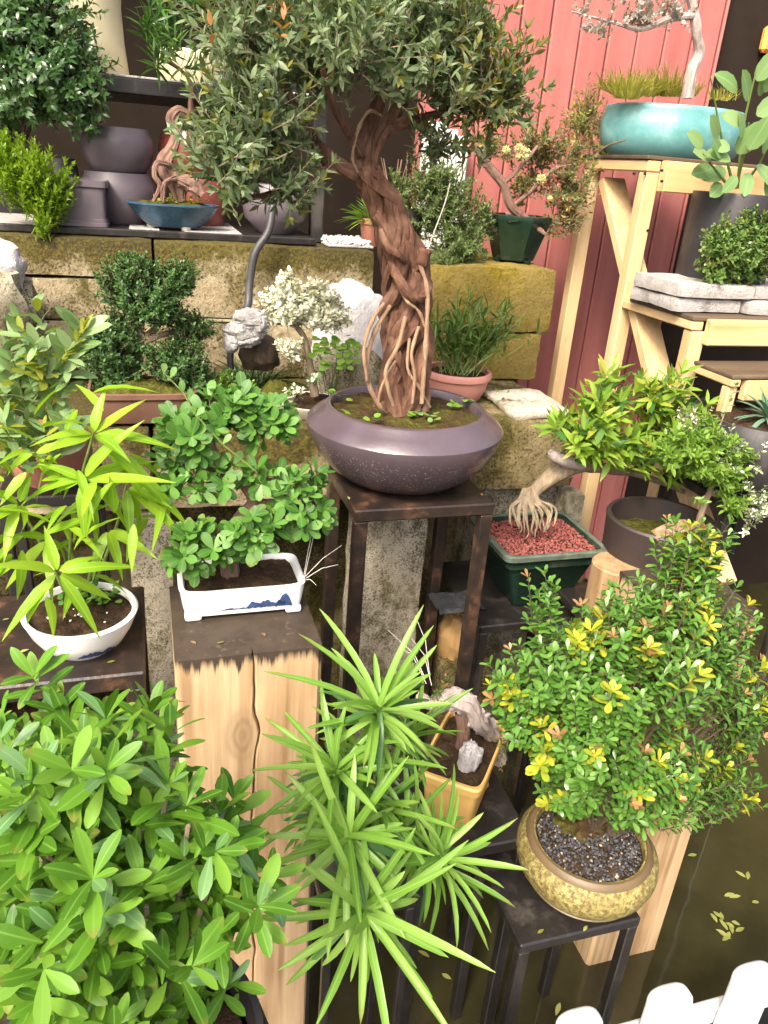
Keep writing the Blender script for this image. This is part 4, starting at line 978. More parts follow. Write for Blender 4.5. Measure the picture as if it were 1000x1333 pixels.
# ------------------------------------------------------------------ bamboo in the white bowl, left
BC = Vector((-.119, 1.075, .80))
bb = mkpot('round_bowl', 'white porcelain bowl with blue landscape on the wide black stool', 'bowl', BC, [(.044, 0), (.047, .004), (.060, .014), (.073, .036), (.080, .054), (.083, .062), (.080, .065), (.0755, .064), (.073, .056)], 'white', soil=.074, soilz=.055, dome=.006)
def paint(root, f, u0, u1, n, h, seed):
    """a blue brushwork silhouette laid 0.5 mm over the glaze; f(u, v) gives a point on the pot"""
    mb = MB(); 
    for i in range(n+1):
        u = u0+(u1-u0)*i/n; k = (i/n); env = math.sin(math.pi*k)**.6
        tp = h*env*(.50+.60*noise.noise(Vector((u*5, seed, 0)))+.16*noise.noise(Vector((u*15, seed, 2)))); lo_ = h*.10*noise.noise(Vector((u*20, seed, 5)))-.02
        mb.v += [f(u, lo_), f(u, lo_+max(.02, tp))]
    mb.f = [(2*i, 2*i+2, 2*i+3, 2*i+1) for i in range(n)]; mb.mi = [0]*n
    return mb.build('painted_landscape', M['inkblue'], BOWL[root.name])
def bowlpt(u, v):
    r_, z_ = .0605+.0135*v, .0150+.0215*v
    return BC+Vector((math.cos(u)*(r_+.0008), math.sin(u)*(r_+.0008), z_))
paint(bb, bowlpt, R(-95), R(-40), 40, 1.0, 2); paint(bb, bowlpt, R(-150), R(-112), 24, .4, 7)
leafpatch(bb, BC+Vector((.01, .03, .063)), .05, .025, 60, .012, .010, ['lf_clover', 'lf_spoon'])
gravel(bb, BC+Vector((0, -.02, .060)), .05, .03, 10, .006, M['whitegravel'], name='chips')
ba = thing('bamboo_plant', 'lime green bamboo with long drooping pointed leaves in white bowl', 'bamboo', BC+Vector((0, 0, .05)))
culms = [([(88, 800, 1.10, 2.5), (90, 740, 1.08, 2), (92, 690, 1.05, 1.8)], [(90, 745), (92, 700)]), ([(108, 790, 1.13, 3), (125, 700, 1.13, 2.6), (105, 640, 1.12, 2.2), (120, 570, 1.10, 1.6), (135, 520, 1.08, 1)], [(108, 640), (120, 570), (140, 530)]),
         ([(96, 795, 1.14, 2.6), (60, 720, 1.14, 2.2), (25, 660, 1.12, 1.8), (0, 640, 1.1, 1.4)], [(25, 660), (45, 700)]), ([(112, 790, 1.14, 2.6), (150, 690, 1.14, 2), (165, 630, 1.12, 1.5)], [(160, 645), (150, 690)])]
for cu, _ in culms:
    c, r = path_px(cu, 6); MB().tube(c, r, 7).build('culm', M['green_stem'], ba)
sp = []
LV = [((75, 745, 1.02), [(10, 830), (30, 800), (125, 825), (140, 785), (165, 735), (5, 735), (120, 720), (60, 690)]), ((108, 625, 1.04), [(60, 640), (105, 695), (130, 715), (180, 690), (195, 600), (215, 635), (20, 640), (60, 600), (160, 560)]),
      ((122, 565, 1.05), [(185, 525), (160, 590), (70, 590), (60, 560), (205, 570), (130, 510), (240, 690), (100, 530)]), ((165, 635, 1.06), [(240, 700), (215, 655), (170, 700), (190, 690), (230, 645)]), ((25, 655, 1.06), [(-20, 690), (5, 720), (50, 700), (-15, 640), (40, 620)]),
      ((65, 700, 1.08), [(20, 700), (60, 760), (100, 740), (10, 770)]), ((140, 690, 1.08), [(190, 720), (160, 745), (120, 740)]), ((45, 590, 1.10), [(0, 620), (10, 590), (80, 640), (90, 580)])]
for (px, py, y), tips_ in LV:
    o_ = Wy(px, py, y)
    for (tx, ty) in tips_:
        q = Wy(tx, ty, y-rnd.uniform(-.03, .07)); d = q-o_; L = d.length
        sp.append((o_+d*.06, d+UP*L*.18, UP*.8+(CAM-o_).normalized()*.7+rv()*.25, L*1.02, min(.0225, .012+.06*L), 'lf_bamboo'))
for _ in range(64):
    (px, py, y), _t = rnd.choice(LV); o_ = Wy(px, py, y)+rv()*.055; d = rv(); d.z = d.z*.6-.25
    sp.append((o_, d, UP+rv()*.4, rnd.uniform(.05, .095), rnd.uniform(.012, .017), 'lf_bamboo'))
add_leaves(ba, sp, 'blade', 300)

# blue green leafy plant above, in the terracotta pot on the narrow stand
TP = Vector((-.185, 1.44, .93))
mkpot('round_pot', 'small terracotta pot on narrow stand behind the bamboo', 'pot', TP, ROUND(.075, .095, foot=.62), 'terracotta', soil=.062, soilz=.085)
bl = thing('leafy_shrub', 'blue green broad leaved shrub with yellow spike behind the bamboo at left edge', 'shrub', TP+Vector((0, 0, .09)))
mb = MB(); sp = []
for cu in ([(40, 600, 1.42, 4), (40, 560, 1.36, 3), (30, 520, 1.32, 2.4), (18, 470, 1.30, 1.6)], [(40, 600, 1.42, 4), (60, 560, 1.34, 3), (70, 500, 1.30, 2.4), (95, 455, 1.28, 1.8), (108, 428, 1.28, 1)], [(40, 600, 1.42, 3), (20, 600, 1.34, 2.4), (0, 590, 1.3, 2)], [(40, 600, 1.42, 3), (75, 590, 1.32, 2), (95, 550, 1.3, 1.4)], [(38, 590, 1.42, 3), (5, 530, 1.34, 2), (-15, 490, 1.32, 1.6)]):
    c, r = path_px(cu, 6); mb.tube(c, r, 6)
    for i in range(4, len(c), 2):
        ax = (c[min(i+1, len(c)-1)]-c[i-1]).normalized()
        for s_ in (-1, 1):
            d = ax*.55+Vector((s_*.8, -.35, .1))+rv()*.4; L = rnd.uniform(.034, .052)
            sp.append((c[i], d+ax*.4, UP*.5+(CAM-c[i]).normalized()*.8+rv()*.3, L, L*.38, 'lf_bluegreen'))
mb.build('branches', M['green_stem'], bl)
for px, py in ((20, 460), (45, 510), (5, 540), (35, 560), (60, 470), (75, 530), (10, 590), (50, 600), (15, 500), (90, 490), (55, 545), (25, 610), (30, 490), (0, 470), (65, 500), (85, 570), (15, 575), (40, 530), (0, 555), (70, 590), (30, 620), (60, 440), (12, 520), (80, 510), (-5, 600), (45, 470)):
    p = Wy(px, py, 1.30); l, lv = twig_leaves(p, UP*.8+rv()*.6, .05, 7, .042, .0155, ['lf_bluegreen']*4+['lf_yellowtip'], splay=(40, 80), tip=2); sp += lv
p = Wy(80, 470, 1.27); q = Wy(112, 425, 1.27)
for i in range(16):
    t = i/15; sp.append((p+(q-p)*t, (q-p).normalized()*.9+rv()*.5, UP+rv()*.4, .022, .008, 'lf_yellowtip'))
add_leaves(bl, sp, 'oval', 300)
fg = thing('fringed_grass', 'pale yellow green fringed fern tuft above the small terracotta pot', 'fern', Wy(90, 570, 1.45))
add_leaves(fg, [(Wy(85, 560, 1.44)+rv()*.012, Vector((rnd.uniform(-.6, 1), -.4, rnd.uniform(-.1, .6))), UP+rv()*.3, rnd.uniform(.03, .055), .004, 'lf_yellowtip') for _ in range(70)], 'needle', 0)

# ------------------------------------------------------------------ white rectangular pot on the timber post
a, b = Wz(243, 813, .85), Wz(390, 804, .85)
WC = Vector(((a.x+b.x)/2+.002, a.y+.056, .85)); hx, hy = .096, .055
wp = mkpot('rectangular_pot', 'white rectangular porcelain pot with blue landscape on the timber post', 'pot', WC, [(.90, .0085), (.93, .009), (.965, .025), (1.0, .050), (1.01, .052), (.99, .0535), (.93, .053), (.90, .048), (.90, .04)], 'white', soil=.91, soilz=.043, sx=hx, sy=hy, e=9, n=72, dome=.010, amp=.007)
for sx_ in (-1, 1):
    for sy_ in (-1, 1):
        MB().rough(WC.x+sx_*hx*.80-.013, WC.x+sx_*hx*.80+.013, WC.y+sy_*hy*.74-.011, WC.y+sy_*hy*.74+.011, .8505, .862, .0045, .0, .004).build('foot', M['white'], wp)
def face(u, v): return Vector((WC.x+u*hx*.96, WC.y-hy*(.945+.035*(v*.5+.3))-.0012, .85+.018+.022*v))
paint(wp, face, .02, .80, 46, 1.15, 5); paint(wp, face, -.42, .12, 40, .3, 9); paint(wp, face, .50, .80, 24, 1.4, 14)
sb = thing('spoon_leaf_bonsai', 'bonsai of glossy dark spoon shaped leaves leaning out of white rectangular pot', 'bonsai', WC+Vector((-.02, .01, .05)))
mb = MB()
YB = WC.y
for pts in ([(300, 750, YB, 13), (298, 715, YB, 11), (310, 680, YB, 10), (330, 655, YB, 9), (318, 630, YB-.01, 8), (290, 610, YB, 7), (275, 570, YB+.01, 5), (300, 530, YB+.02, 3)], [(330, 655, YB, 7), (365, 655, YB-.02, 5), (400, 655, YB-.03, 3)], [(312, 680, YB, 6), (285, 690, YB-.03, 5), (262, 705, YB-.04, 3)], [(292, 612, YB, 5), (250, 600, YB, 4), (232, 570, YB, 2.5)], [(300, 540, YB+.02, 3), (340, 540, YB+.02, 2.5), (355, 545, YB+.02, 2)]):
    c, r = path_px(pts, 6); mb.tube(c, r, 9); strands(mb, c, r, 3, 1.5, fat=.45, seed=pts[0][0])
mb.build('trunk', M['bark_pink'], sb)
pads = [(pad_px(310, 540, YB+.02, 60, 24, .045), 26), (pad_px(250, 575, YB, 42, 38, .04), 20), (pad_px(350, 555, YB, 35, 25, .03), 11), (pad_px(262, 710, YB-.05, 46, 28, .035), 20), (pad_px(335, 690, YB-.06, 40, 22, .03), 12), (pad_px(395, 660, YB-.04, 35, 48, .035), 19), (pad_px(280, 625, YB-.02, 32, 18, .03), 7), (pad_px(225, 620, YB, 18, 28, .03), 5), (pad_px(350, 620, YB-.02, 30, 18, .02), 5)]
sp = []
wb = MB()
for pad, k in pads:
    for _ in range(k):
        p, nrm = in_pad(pad, .4); ax = nrm*.6+UP*.6+Vector((0, -.45, 0))+rv()*.35
        line, lv = twig_leaves(p-ax.normalized()*.01, ax, .018, 4, .0310, .0155, ['lf_spoon']*8+['lf_spoon_l'], splay=(50, 85), tip=5, up=.3, size=(.6, 1.15)); sp += lv; wb.tube([p-ax.normalized()*.03]+line[1:], [.0013, .001, .0008], 4, cap=False)
q0 = Wy(213, 485, YB-.03); q1 = Wy(300, 600, YB-.04)
mb2 = MB(); mb2.tube([Wy(335, 615, YB-.03), Wy(292, 580, YB-.04), Wy(255, 540, YB-.04), Wy(238, 510, YB-.04), q0], [.0016, .0014, .0012, .001, .0008], 5); mb2.build('shoot', M['green_stem'], sb)
for px, py in ((213, 487), (222, 492), (238, 512), (245, 520), (290, 578), (255, 542)): sp.append((Wy(px, py, YB-.04), Vector((rnd.uniform(-.6, .6), -.3, .7)), UP+Vector((0, -1, 0)), .018, .009, 'lf_spoon_l'))
wb.build('twigs', M['bark_grey'], sb, kind='stuff')
add_leaves(sb, sp, 'spoon', 300)
gs = thing('dry_grass_tuft', 'dry pale grass sprig at corner of the white rectangular pot', 'grass', Wy(398, 755, YB-.03))
for a, b in (((396, 752), (445, 710)), ((397, 750), (418, 660)), ((396, 748), (407, 690)), ((398, 753), (440, 735)), ((396, 755), (412, 762))):
    p, q = Wy(a[0], a[1], YB-.03), Wy(b[0], b[1], YB-.04); MB().tube([p, (p+q)/2+UP*.006, q], [.0008, .0006, .0003], 4).build('stalk', M['wire'], gs)

# ------------------------------------------------------------------ green square pot with red gravel
SQ = Vector((.866, 1.470, .570))
sq = mkpot('square_pot', 'dark green glazed square pot filled with red gravel', 'pot', SQ, [(.54, 0), (.56, .004), (.88, .132), (1.0, .142), (1.03, .148), (1.03, .157), (1.0, .160), (.93, .158), (.915, .150), (.91, .12)], 'green_pot', soil=.92, soilz=.140, sx=.128, sy=.112, e=14, n=96, feet=4)
MB().lathe([(1.035, .1470), (1.038, .1575), (1.0, .1608), (.93, .1590), (.925, .152)], SQ+Vector((0, 0, .006)), .128, .112, 14, 96, close=False).build('rim', M['greenrim'], BOWL[sq.name])
gravel(sq, SQ+Vector((0, 0, .152)), .116, .101, 2600, .0072, M['redgravel'], e=14, dome=.003)
ga = thing('exposed_root_bonsai', 'fresh green bonsai on clawed exposed roots in red gravel', 'bonsai', SQ+Vector((0, 0, .15)))
YG = 1.47
mb = MB()
c, r = path_px([(692, 644, YG, 8), (706, 630, YG, 10), (735, 612, YG-.01, 11), (760, 606, YG-.02, 9), (800, 612, YG-.02, 6), (840, 620, YG-.02, 4), (890, 640, YG-.01, 3)], 6); mb.tube(c, r, 10); strands(mb, c, r, 5, 1.2, fat=.45, seed=5)
for pts in ([(745, 608, YG-.02, 5), (770, 590, YG-.03, 4), (790, 560, YG-.04, 3), (785, 530, YG-.05, 2)], [(800, 612, YG-.02, 4), (830, 590, YG-.03, 3), (845, 550, YG-.04, 2.4), (850, 520, YG-.04, 1.6)], [(780, 608, YG-.02, 3), (815, 600, YG-.05, 2.4), (870, 590, YG-.03, 2)]):
    c, r = path_px(pts, 5); mb.tube(c, r, 7)
mb.build('trunk', M['bark_grey'], ga)
c, r = path_px([(716, 588, YG-.04, 4), (722, 593, YG-.04, 8), (738, 600, YG-.04, 9), (757, 605, YG-.03, 8)], 5); MB().tube(c, r, 10).build('cut_stub', M['dead'], ga)
for i in range(17):
    u_ = (i-8)/8.0; x1_ = 694+u_*27+rnd.uniform(-3, 3); y1_ = 690-abs(u_)*14+rnd.uniform(-3, 6); w_ = rnd.uniform(1.5, 2.9)
    c, r = path_px([(691+u_*9, 636, YG-.005, w_*1.2), (689+u_*13+rnd.uniform(-3, 3), 650, YG-.018-.006*(1-abs(u_)), w_), (x1_+rnd.uniform(-5, 5), y1_-18, YG-.03-.012*(1-abs(u_)), w_*.85), (x1_, y1_, YG-.045, w_*.6), (x1_+rnd.uniform(-3, 3), y1_+6, YG-.045, .8)], 5)
    MB().tube(c, r, 7, j=.4).build('root', M['bark_grey'], ga)
pads = [(pad_px(765, 570, YG-.06, 48, 42, .05), 34), (pad_px(805, 535, YG-.04, 28, 40, .04), 9), (pad_px(850, 560, YG-.05, 50, 48, .05), 30), (pad_px(785, 520, YG-.05, 12, 35, .02), 6), (pad_px(862, 515, YG-.06, 26, 25, .03), 9), (pad_px(735, 555, YG-.05, 25, 15, .03), 6), (pad_px(905, 575, YG-.06, 36, 36, .04), 20), (pad_px(880, 612, YG-.06, 45, 18, .03), 14), (pad_px(940, 610, YG-.07, 30, 28, .03), 14), (pad_px(820, 590, YG-.06, 40, 22, .03), 14)]
sp = []
for pad, k in pads:
    for _ in range(k):
        p, nrm = in_pad(pad, .3); ax = nrm*.5+UP*.9+Vector((0, -.25, 0))+rv()*.4
        line, lv = twig_leaves(p-ax.normalized()*.02, ax, .045, 6, .055, .0138, ['lf_greenpot']*6+['lf_podo_d', 'lf_yellowtip'], splay=(35, 75), tip=4, size=(.6, 1.1)); sp += lv
add_leaves(ga, sp, 'lance', 300)
for px, py, lb, sd in ((606, 802, 'crumpled black plastic sheet lying at left end of the low stool', 3), (762, 782, 'glossy black plastic sheet beside the green square pot base', 6)):
    c0 = Wz(px, py, .574); mb = MB(); n_ = 9
    for i in range(n_+1):
        for j in range(n_+1):
            u, v = i/n_-.5, j/n_-.5; mb.v.append((c0.x+.115*u, c0.y+.06+.09*v, .5735+.014*abs(noise.noise(Vector((u*4+sd, v*4, sd))))+.002))
    mb.f = [(i*(n_+1)+j, (i+1)*(n_+1)+j, (i+1)*(n_+1)+j+1, i*(n_+1)+j+1) for i in range(n_) for j in range(n_)]; mb.mi = [0]*len(mb.f)
    m4 = len(mb.v); mb.v += [(a_, b_, c_-.0012) for a_, b_, c_ in mb.v]; mb.f += [tuple(x+m4 for x in f[::-1]) for f in mb.f]; mb.mi = [0]*len(mb.f)
    tag(mb.build('plastic_sheet', M['plastic']), lb, 'plastic sheet')
c0 = Wy(592, 828, 1.56); o = MB().rock(c0, (.045, .05, .075), 12, .20, 26, 16).build('wood_burl', M['burl']); tag(o, 'pale rounded burl of wood under the low black stool', 'burl')
o = MB().rough(c0.x-.05, c0.x+.09, 1.50, 1.68, GZ, c0.z-.05, .01, .004, .04, 3).build('support_block', M['block_g']); tag(o, 'dark mossy block standing beneath the wood burl', 'block')
c0 = Wy(806, 735, 1.30); o = MB().lathe([(.055, GZ-c0.z), (.058, -.2), (.060, 0), (.056, .004), (0, .005)], c0, n=22).build('log_stump', M['log']); tag(o, 'weathered brown log stump beside the green square pot', 'log')

# ------------------------------------------------------------------ dark curved bowl with claw root bonsai, right
CB = Vector((1.105, 1.345, .60))
mkpot('round_bowl', 'large dark brown bowl behind the berry shrub', 'bowl', CB, [(.07, 0), (.075, .005), (.105, .05), (.118, .12), (.122, .20), (.124, .215), (.120, .22), (.113, .218), (.110, .18), (.108, .15)], 'brownpot', soil=.110, soilz=.165, soilmat='moss')
cl = thing('claw_root_bonsai', 'small bonsai on bent claw roots with lacy green leaves at right', 'bonsai', CB+Vector((0, 0, .17)))
mb = MB(); YC_ = 1.29
for pts in ([(905, 700, YC_, 4), (916, 660, YC_, 4), (926, 630, YC_, 3.4), (915, 600, YC_, 3), (925, 570, YC_, 2)], [(925, 640, YC_, 4), (950, 650, YC_, 3), (965, 665, YC_, 2)], [(918, 610, YC_, 3), (890, 600, YC_-.02, 2), (860, 585, YC_-.02, 1.5)]):
    c, r = path_px(pts, 6); mb.tube(c, r, 8); strands(mb, c, r, 3, 1.5, fat=.5, seed=pts[0][0])
mb.build('trunk', M['bark_grey'], cl)
for i in range(8):
    c, r = path_px([(905, 685, YC_, 3), (888, 678+i*2, YC_-.015-.003*i, 2.2), (866-i*1.5, 684+i*2.2, YC_-.02-.003*i, 1.9), (848+i*2, 692+i*2, YC_-.02-.003*i, 1)], 5); MB().tube(c, r, 6).build('root', M['root'], cl)
sp = bush([pad_px(915, 590, YC_-.03, 44, 40, .04), pad_px(950, 610, YC_-.03, 32, 40, .03), pad_px(880, 590, YC_-.05, 34, 28, .03), pad_px(935, 560, YC_, 30, 24, .03), pad_px(900, 635, YC_-.06, 44, 20, .03), pad_px(955, 655, YC_-.04, 22, 22, .02)], [80, 56, 44, 34, 44, 20], .03, 10, .021, .0082, ['lf_maple'], hole=.1, lo=.3)
add_leaves(cl, sp, 'lance', 60)

# ------------------------------------------------------------------ far right: brown pot, variegated shrub, agave
BP = Vector((1.335, 1.375, .885)); 
stool('black stand under the wide dark pot at right edge', 1.20, 1.47, 1.26, 1.50, .884, leg=.026)
mkpot('round_pot', 'wide dark pot of reddish soil on black stand at right edge', 'pot', BP, ROUND(.165, .165, foot=.66), 'blackpot', soil=.142, soilz=.150, dome=.02)
va = thing('variegated_shrub', 'fine grey green variegated shrub spilling over the wide dark pot', 'shrub', BP+Vector((0, -.05, .15)))
wb = MB()
sp = bush([pad_px(960, 600, 1.27, 45, 40, .05), pad_px(985, 660, 1.25, 38, 55, .05), pad_px(900, 555, 1.30, 22, 25, .03), pad_px(930, 640, 1.27, 25, 25, .03), pad_px(985, 690, 1.24, 28, 25, .03)], [110, 120, 24, 20, 40], .04, 12, .0115, .0048, ['lf_varieg2', 'lf_varieg2', 'lf_varieg'], wood_mb=wb, lo=.2, hole=.15, pair=True)
l, lv = twig_leaves(Wy(935, 560, 1.30), Vector((.15, 0, 1)), .10, 10, .018, .009, ['lf_varieg2', 'lf_round'], tip=3, pair=True, bend=.05); sp += lv; wb.tube(l, [.0015, .0012, .0008], 4)
wb.build('twigs', M['bark_grey'], va, kind='stuff'); add_leaves(va, sp, 'oval', 0)
ag = thing('sword_leaf_plant', 'blue green sword leaved rosette in the wide dark pot', 'plant', BP+Vector((.06, -.05, .15)))
c0 = Wy(1000, 545, 1.32); sp = []
for i in range(26):
    a = i*2.4; s = R(15+70*i/26); d = UP*math.cos(s)+Vector((math.cos(a), math.sin(a), 0))*math.sin(s); sp.append((c0, d, UP-d*.2, rnd.uniform(.06, .09), .012, 'lf_agave'))
add_leaves(ag, sp, 'strap', 26)

# ------------------------------------------------------------------ on the stepped stand
sl = []
for i, (x0, x1, y0, y1, z0, lb) in enumerate(((1.185, 1.37, 1.60, 1.80, T2+.001, 'long grey stone slab at bottom left of the slab pile on wooden stand'), (1.375, 1.62, 1.585, 1.80, T2+.001, 'grey stone slab at bottom right of the slab pile on wooden stand'), (1.180, 1.395, 1.59, 1.79, T2+.036, 'pale grey slab lying on top left of the slab pile'), (1.40, 1.64, 1.60, 1.79, T2+.036, 'pale grey slab lying on top right of the slab pile'))):
    o = MB().rough(x0+.03, x1+.03, y0, y1, z0, z0+.034, .006, .004, .02, 60+i).build('stone_slab', M['slab']); tag(o, lb, 'slab', 'grey slabs piled on the wooden stand')
SLZ = T2+.071
c0 = Wy(968, 365, 1.67)
BX = Vector((1.435, 1.665, SLZ))
mkpot('round_pot', 'small dark green pot of boxwood on the grey slabs', 'pot', BX, ROUND(.055, .05, foot=.7), 'green_pot', soil=.045, soilz=.045)
bx = thing('boxwood_ball', 'small round boxwood ball on grey slabs before the black cylinder pot', 'shrub', BX+Vector((0, 0, .045)))
wb = MB()
sp = bush([pad_px(972, 322, 1.64, 56, 44, .07), pad_px(942, 338, 1.62, 34, 28, .04)], [520, 160], .033, 11, .0135, .0068, ['lf_box'], wood_mb=wb, lo=.45, tips=['lf_main_y'], tipp=.15)
for _ in range(6): wb.tube([BX+Vector((0, 0, .03)), BX+Vector((rnd.uniform(-.03, .03), rnd.uniform(-.03, .03), .10))], [.004, .002], 5)
wb.build('twigs', M['bark_grey'], bx, kind='stuff'); add_leaves(bx, sp, 'oval', 0)
a, b = Wy(891, 300, 1.78), Wy(985, 300, 1.78); cr_ = (b.x-a.x)/2
CY = Vector(((a.x+b.x)/2, 1.745, T2+.001))
mkpot('cylinder_pot', 'tall plain black cylinder pot on the second tier of wooden stand', 'pot', CY, [(cr_*.96, 0), (cr_*.98, .004), (cr_, .02), (cr_, Wy(938, 250, 1.70).z-CY.z-.006), (cr_*.985, Wy(938, 250, 1.70).z-CY.z), (cr_*.92, Wy(938, 250, 1.70).z-CY.z), (cr_*.90, Wy(938, 250, 1.70).z-CY.z-.03)], 'blackpot', soil=cr_*.9, soilz=Wy(938, 250, 1.70).z-CY.z-.02)
rp = thing('round_leaf_plant', 'pale round leaved plant growing in the black cylinder pot', 'plant', CY+Vector((0, 0, .25)))
mb = MB(); sp = []
for (px, py, tx, ty) in ((955, 245, 925, 100), (960, 245, 985, 90), (952, 245, 915, 200), (958, 245, 975, 160), (965, 245, 1000, 190)):
    p, q = Wy(px, py, 1.72), Wy(tx, ty, 1.66); mid = (p+q)/2+rv()*.015; mb.tube([p, mid, q], [.004, .003, .0015], 6)
mb.build('stems', M['green_stem'], rp)
for (px, py, dx, dz, L) in ((960, 118, -.9, .5, .075), (985, 105, .3, .9, .07), (965, 180, -.4, .7, .06), (975, 195, .2, .9, .075), (985, 150, .7, .7, .07), (950, 205, -1, .1, .075), (945, 222, -.9, -.2, .065), (940, 205, -.8, .6, .06), (985, 215, .5, -.4, .07), (975, 225, -.2, -.6, .06), (960, 230, -.6, -.5, .05), (995, 180, .8, .3, .07), (990, 125, -.3, .8, .06), (1000, 230, .3, -.7, .07), (965, 160, -.9, .3, .06), (950, 190, -.7, .0, .055), (995, 200, -.2, .6, .07), (1005, 150, .4, .9, .07), (925, 205, -.8, .1, .07), (935, 180, -.6, .5, .07), (960, 200, .1, .5, .08), (940, 240, -.5, -.3, .06), (975, 130, -.6, .6, .08), (915, 190, -.9, .4, .06), (930, 222, -.8, -.1, .075), (995, 120, .2, .8, .08)):
    p = Wy(px, py, 1.66+rnd.uniform(-.03, .05)); sp.append((p, Vector((dx, -.3, dz)), UP*.6+Vector((0, -1, 0))+rv()*.4, L, L*.58, 'lf_round'))
add_leaves(rp, sp, 'round', 300)
# turquoise bowl
a, b = Wy(789, 160, 2.11), Wy(961, 158, 2.11)
TB = Vector(((a.x+b.x)/2, 2.11, TZ+.011)); tr_ = (b.x-a.x)/2; th_ = Wy(875, 136, 2.0).z-TB.z
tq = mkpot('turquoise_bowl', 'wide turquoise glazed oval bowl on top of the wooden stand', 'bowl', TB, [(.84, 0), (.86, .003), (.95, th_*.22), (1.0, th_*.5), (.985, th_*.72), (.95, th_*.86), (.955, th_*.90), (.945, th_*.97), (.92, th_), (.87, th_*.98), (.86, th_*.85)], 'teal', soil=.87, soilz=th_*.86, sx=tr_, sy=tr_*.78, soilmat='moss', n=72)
bt = thing('bare_trunk_bonsai', 'bleached bare trunk bonsai with greyish blossom in turquoise bowl', 'bonsai', TB+Vector((.08, 0, th_*.86)))
mb = MB()
for pts in ([(895, 128, 2.03, 8), (900, 95, 2.03, 7), (910, 68, 2.03, 7), (906, 40, 2.02, 6), (902, 10, 2.02, 6), (890, -30, 2.02, 5)], [(905, 20, 2.02, 5), (870, 25, 2.0, 4), (835, 38, 2.0, 3), (800, 30, 2.0, 2), (745, 15, 2.0, 1)], [(900, -10, 2.02, 4), (850, -10, 2.0, 3), (800, -20, 2, 2)]):
    c, r = path_px(pts, 6); mb.tube(c, r, 8); strands(mb, c, r, 3, 1.6, fat=.5, seed=pts[0][0])
mb.build('trunk', M['dead'], bt)
wb = MB()
sp = bush([pad_px(835, 22, 2.0, 42, 18, .06), pad_px(880, 12, 2.0, 30, 18, .05), pad_px(780, 32, 2.0, 25, 14, .05), pad_px(820, -10, 2.0, 80, 20, .08), pad_px(760, 12, 2.0, 20, 8, .03)], [26, 18, 10, 18, 4], .04, 7, .014, .009, ['lf_blossom'], wood_mb=wb, lo=.1)
wb.build('twigs', M['dead'], bt, kind='stuff'); add_leaves(bt, sp, 'round', 0)
wy_ = thing('wispy_grass', 'wispy yellow green grass tufts growing round the turquoise bowl rim', 'grass', TB+Vector((-.1, -.05, th_)))
sp = []
for px, py, y, k, L in ((815, 128, 2.02, 60, .07), (800, 118, 2.05, 30, .05), (870, 125, 2.1, 50, .08), (840, 125, 2.08, 40, .07), (890, 125, 2.1, 20, .05), (940, 130, 2.05, 20, .04)):
    sp += blades(Wy(px, py, y), k*3, L, .0026, ['lf_wispy'], .035, (0, 60))
add_leaves(wy_, sp, 'needle', 0)
ws = thing('wispy_shrub', 'thin brownish green twiggy shrub left of the turquoise bowl', 'shrub', Wy(770, 215, 2.2))
wb = MB(); sp = bush([pad_px(760, 155, 2.2, 28, 38, .05), pad_px(785, 190, 2.15, 20, 30, .04), pad_px(748, 200, 2.2, 20, 30, .05)], [80, 36, 34], .06, 9, .017, .0045, ['lf_wispy', 'lf_main_y', 'lf_feather'], wood_mb=wb, lo=.1)
c, r = path_px([(775, 205, 2.2, 2), (770, 180, 2.2, 1.8), (762, 150, 2.2, 1.2)], 4); wb.tube(c, r, 5)
c, r = path_px([(775, 205, 2.17, 1.5), (790, 190, 2.05, 1.5), (815, 182, 1.95, 1)], 4); wb.tube(c, r, 5)
wb.build('twigs', M['bark_grey'], ws, kind='stuff'); add_leaves(ws, sp, 'lance', 0)

# ------------------------------------------------------------------ terrace top: green pot with cream flowers, feathery shrub, small terracotta
a, b = Wy(633, 292, 2.12), Wy(711, 292, 2.12)
FP = Vector(((a.x+b.x)/2, 2.115, 1.284)); fr = (b.x-a.x)/2
mkpot('hexagonal_pot', 'dark green six sided pot on the yellow mossy block', 'pot', FP, [(fr*.62, 0), (fr*.64, .003), (fr*.98, .10), (fr*1.03, .108), (fr*1.03, .118), (fr*.97, .119), (fr*.93, .11), (fr*.92, .10)], 'green_pot', soil=fr*.92, soilz=.105, n=6, feet=3)
fl = thing('cream_flower_bonsai', 'bonsai with bent pale trunk and cream brush flowers in six sided pot', 'bonsai', FP+Vector((0, 0, .1)))
mb = MB()
for pts in ([(700, 298, 2.10, 4), (685, 285, 2.08, 5), (665, 268, 2.08, 6), (655, 240, 2.08, 6), (635, 215, 2.08, 6), (622, 195, 2.08, 5), (612, 175, 2.08, 3)], [(668, 268, 2.09, 3), (690, 250, 2.08, 3), (715, 225, 2.08, 2.4), (740, 210, 2.1, 2)], [(655, 240, 2.08, 3), (680, 215, 2.06, 2.4), (700, 190, 2.06, 2)], [(700, 298, 2.05, 3), (712, 306, 2.0, 2)]):
    c, r = path_px(pts, 6); mb.tube(c, r, 8); strands(mb, c, r, 3, 1.5, fat=.5, seed=pts[0][0])
mb.build('trunk', M['bark_pink'], fl)
wb = MB()
sp = bush([pad_px(700, 205, 2.10, 60, 35, .07), pad_px(745, 235, 2.10, 38, 45, .06), pad_px(690, 250, 2.12, 35, 30, .06), pad_px(735, 285, 2.08, 32, 22, .05), pad_px(635, 190, 2.1, 25, 18, .05), pad_px(760, 195, 2.12, 25, 25, .05)], [150, 110, 70, 50, 40, 40], .05, 11, .0165, .0064, ['lf_main', 'lf_main_y', 'lf_main_y', 'lf_main', 'lf_pink'], wood_mb=wb, lo=.2, hole=.2)
wb.build('twigs', M['bark_grey'], fl, kind='stuff'); add_leaves(fl, sp, 'lance', 0)
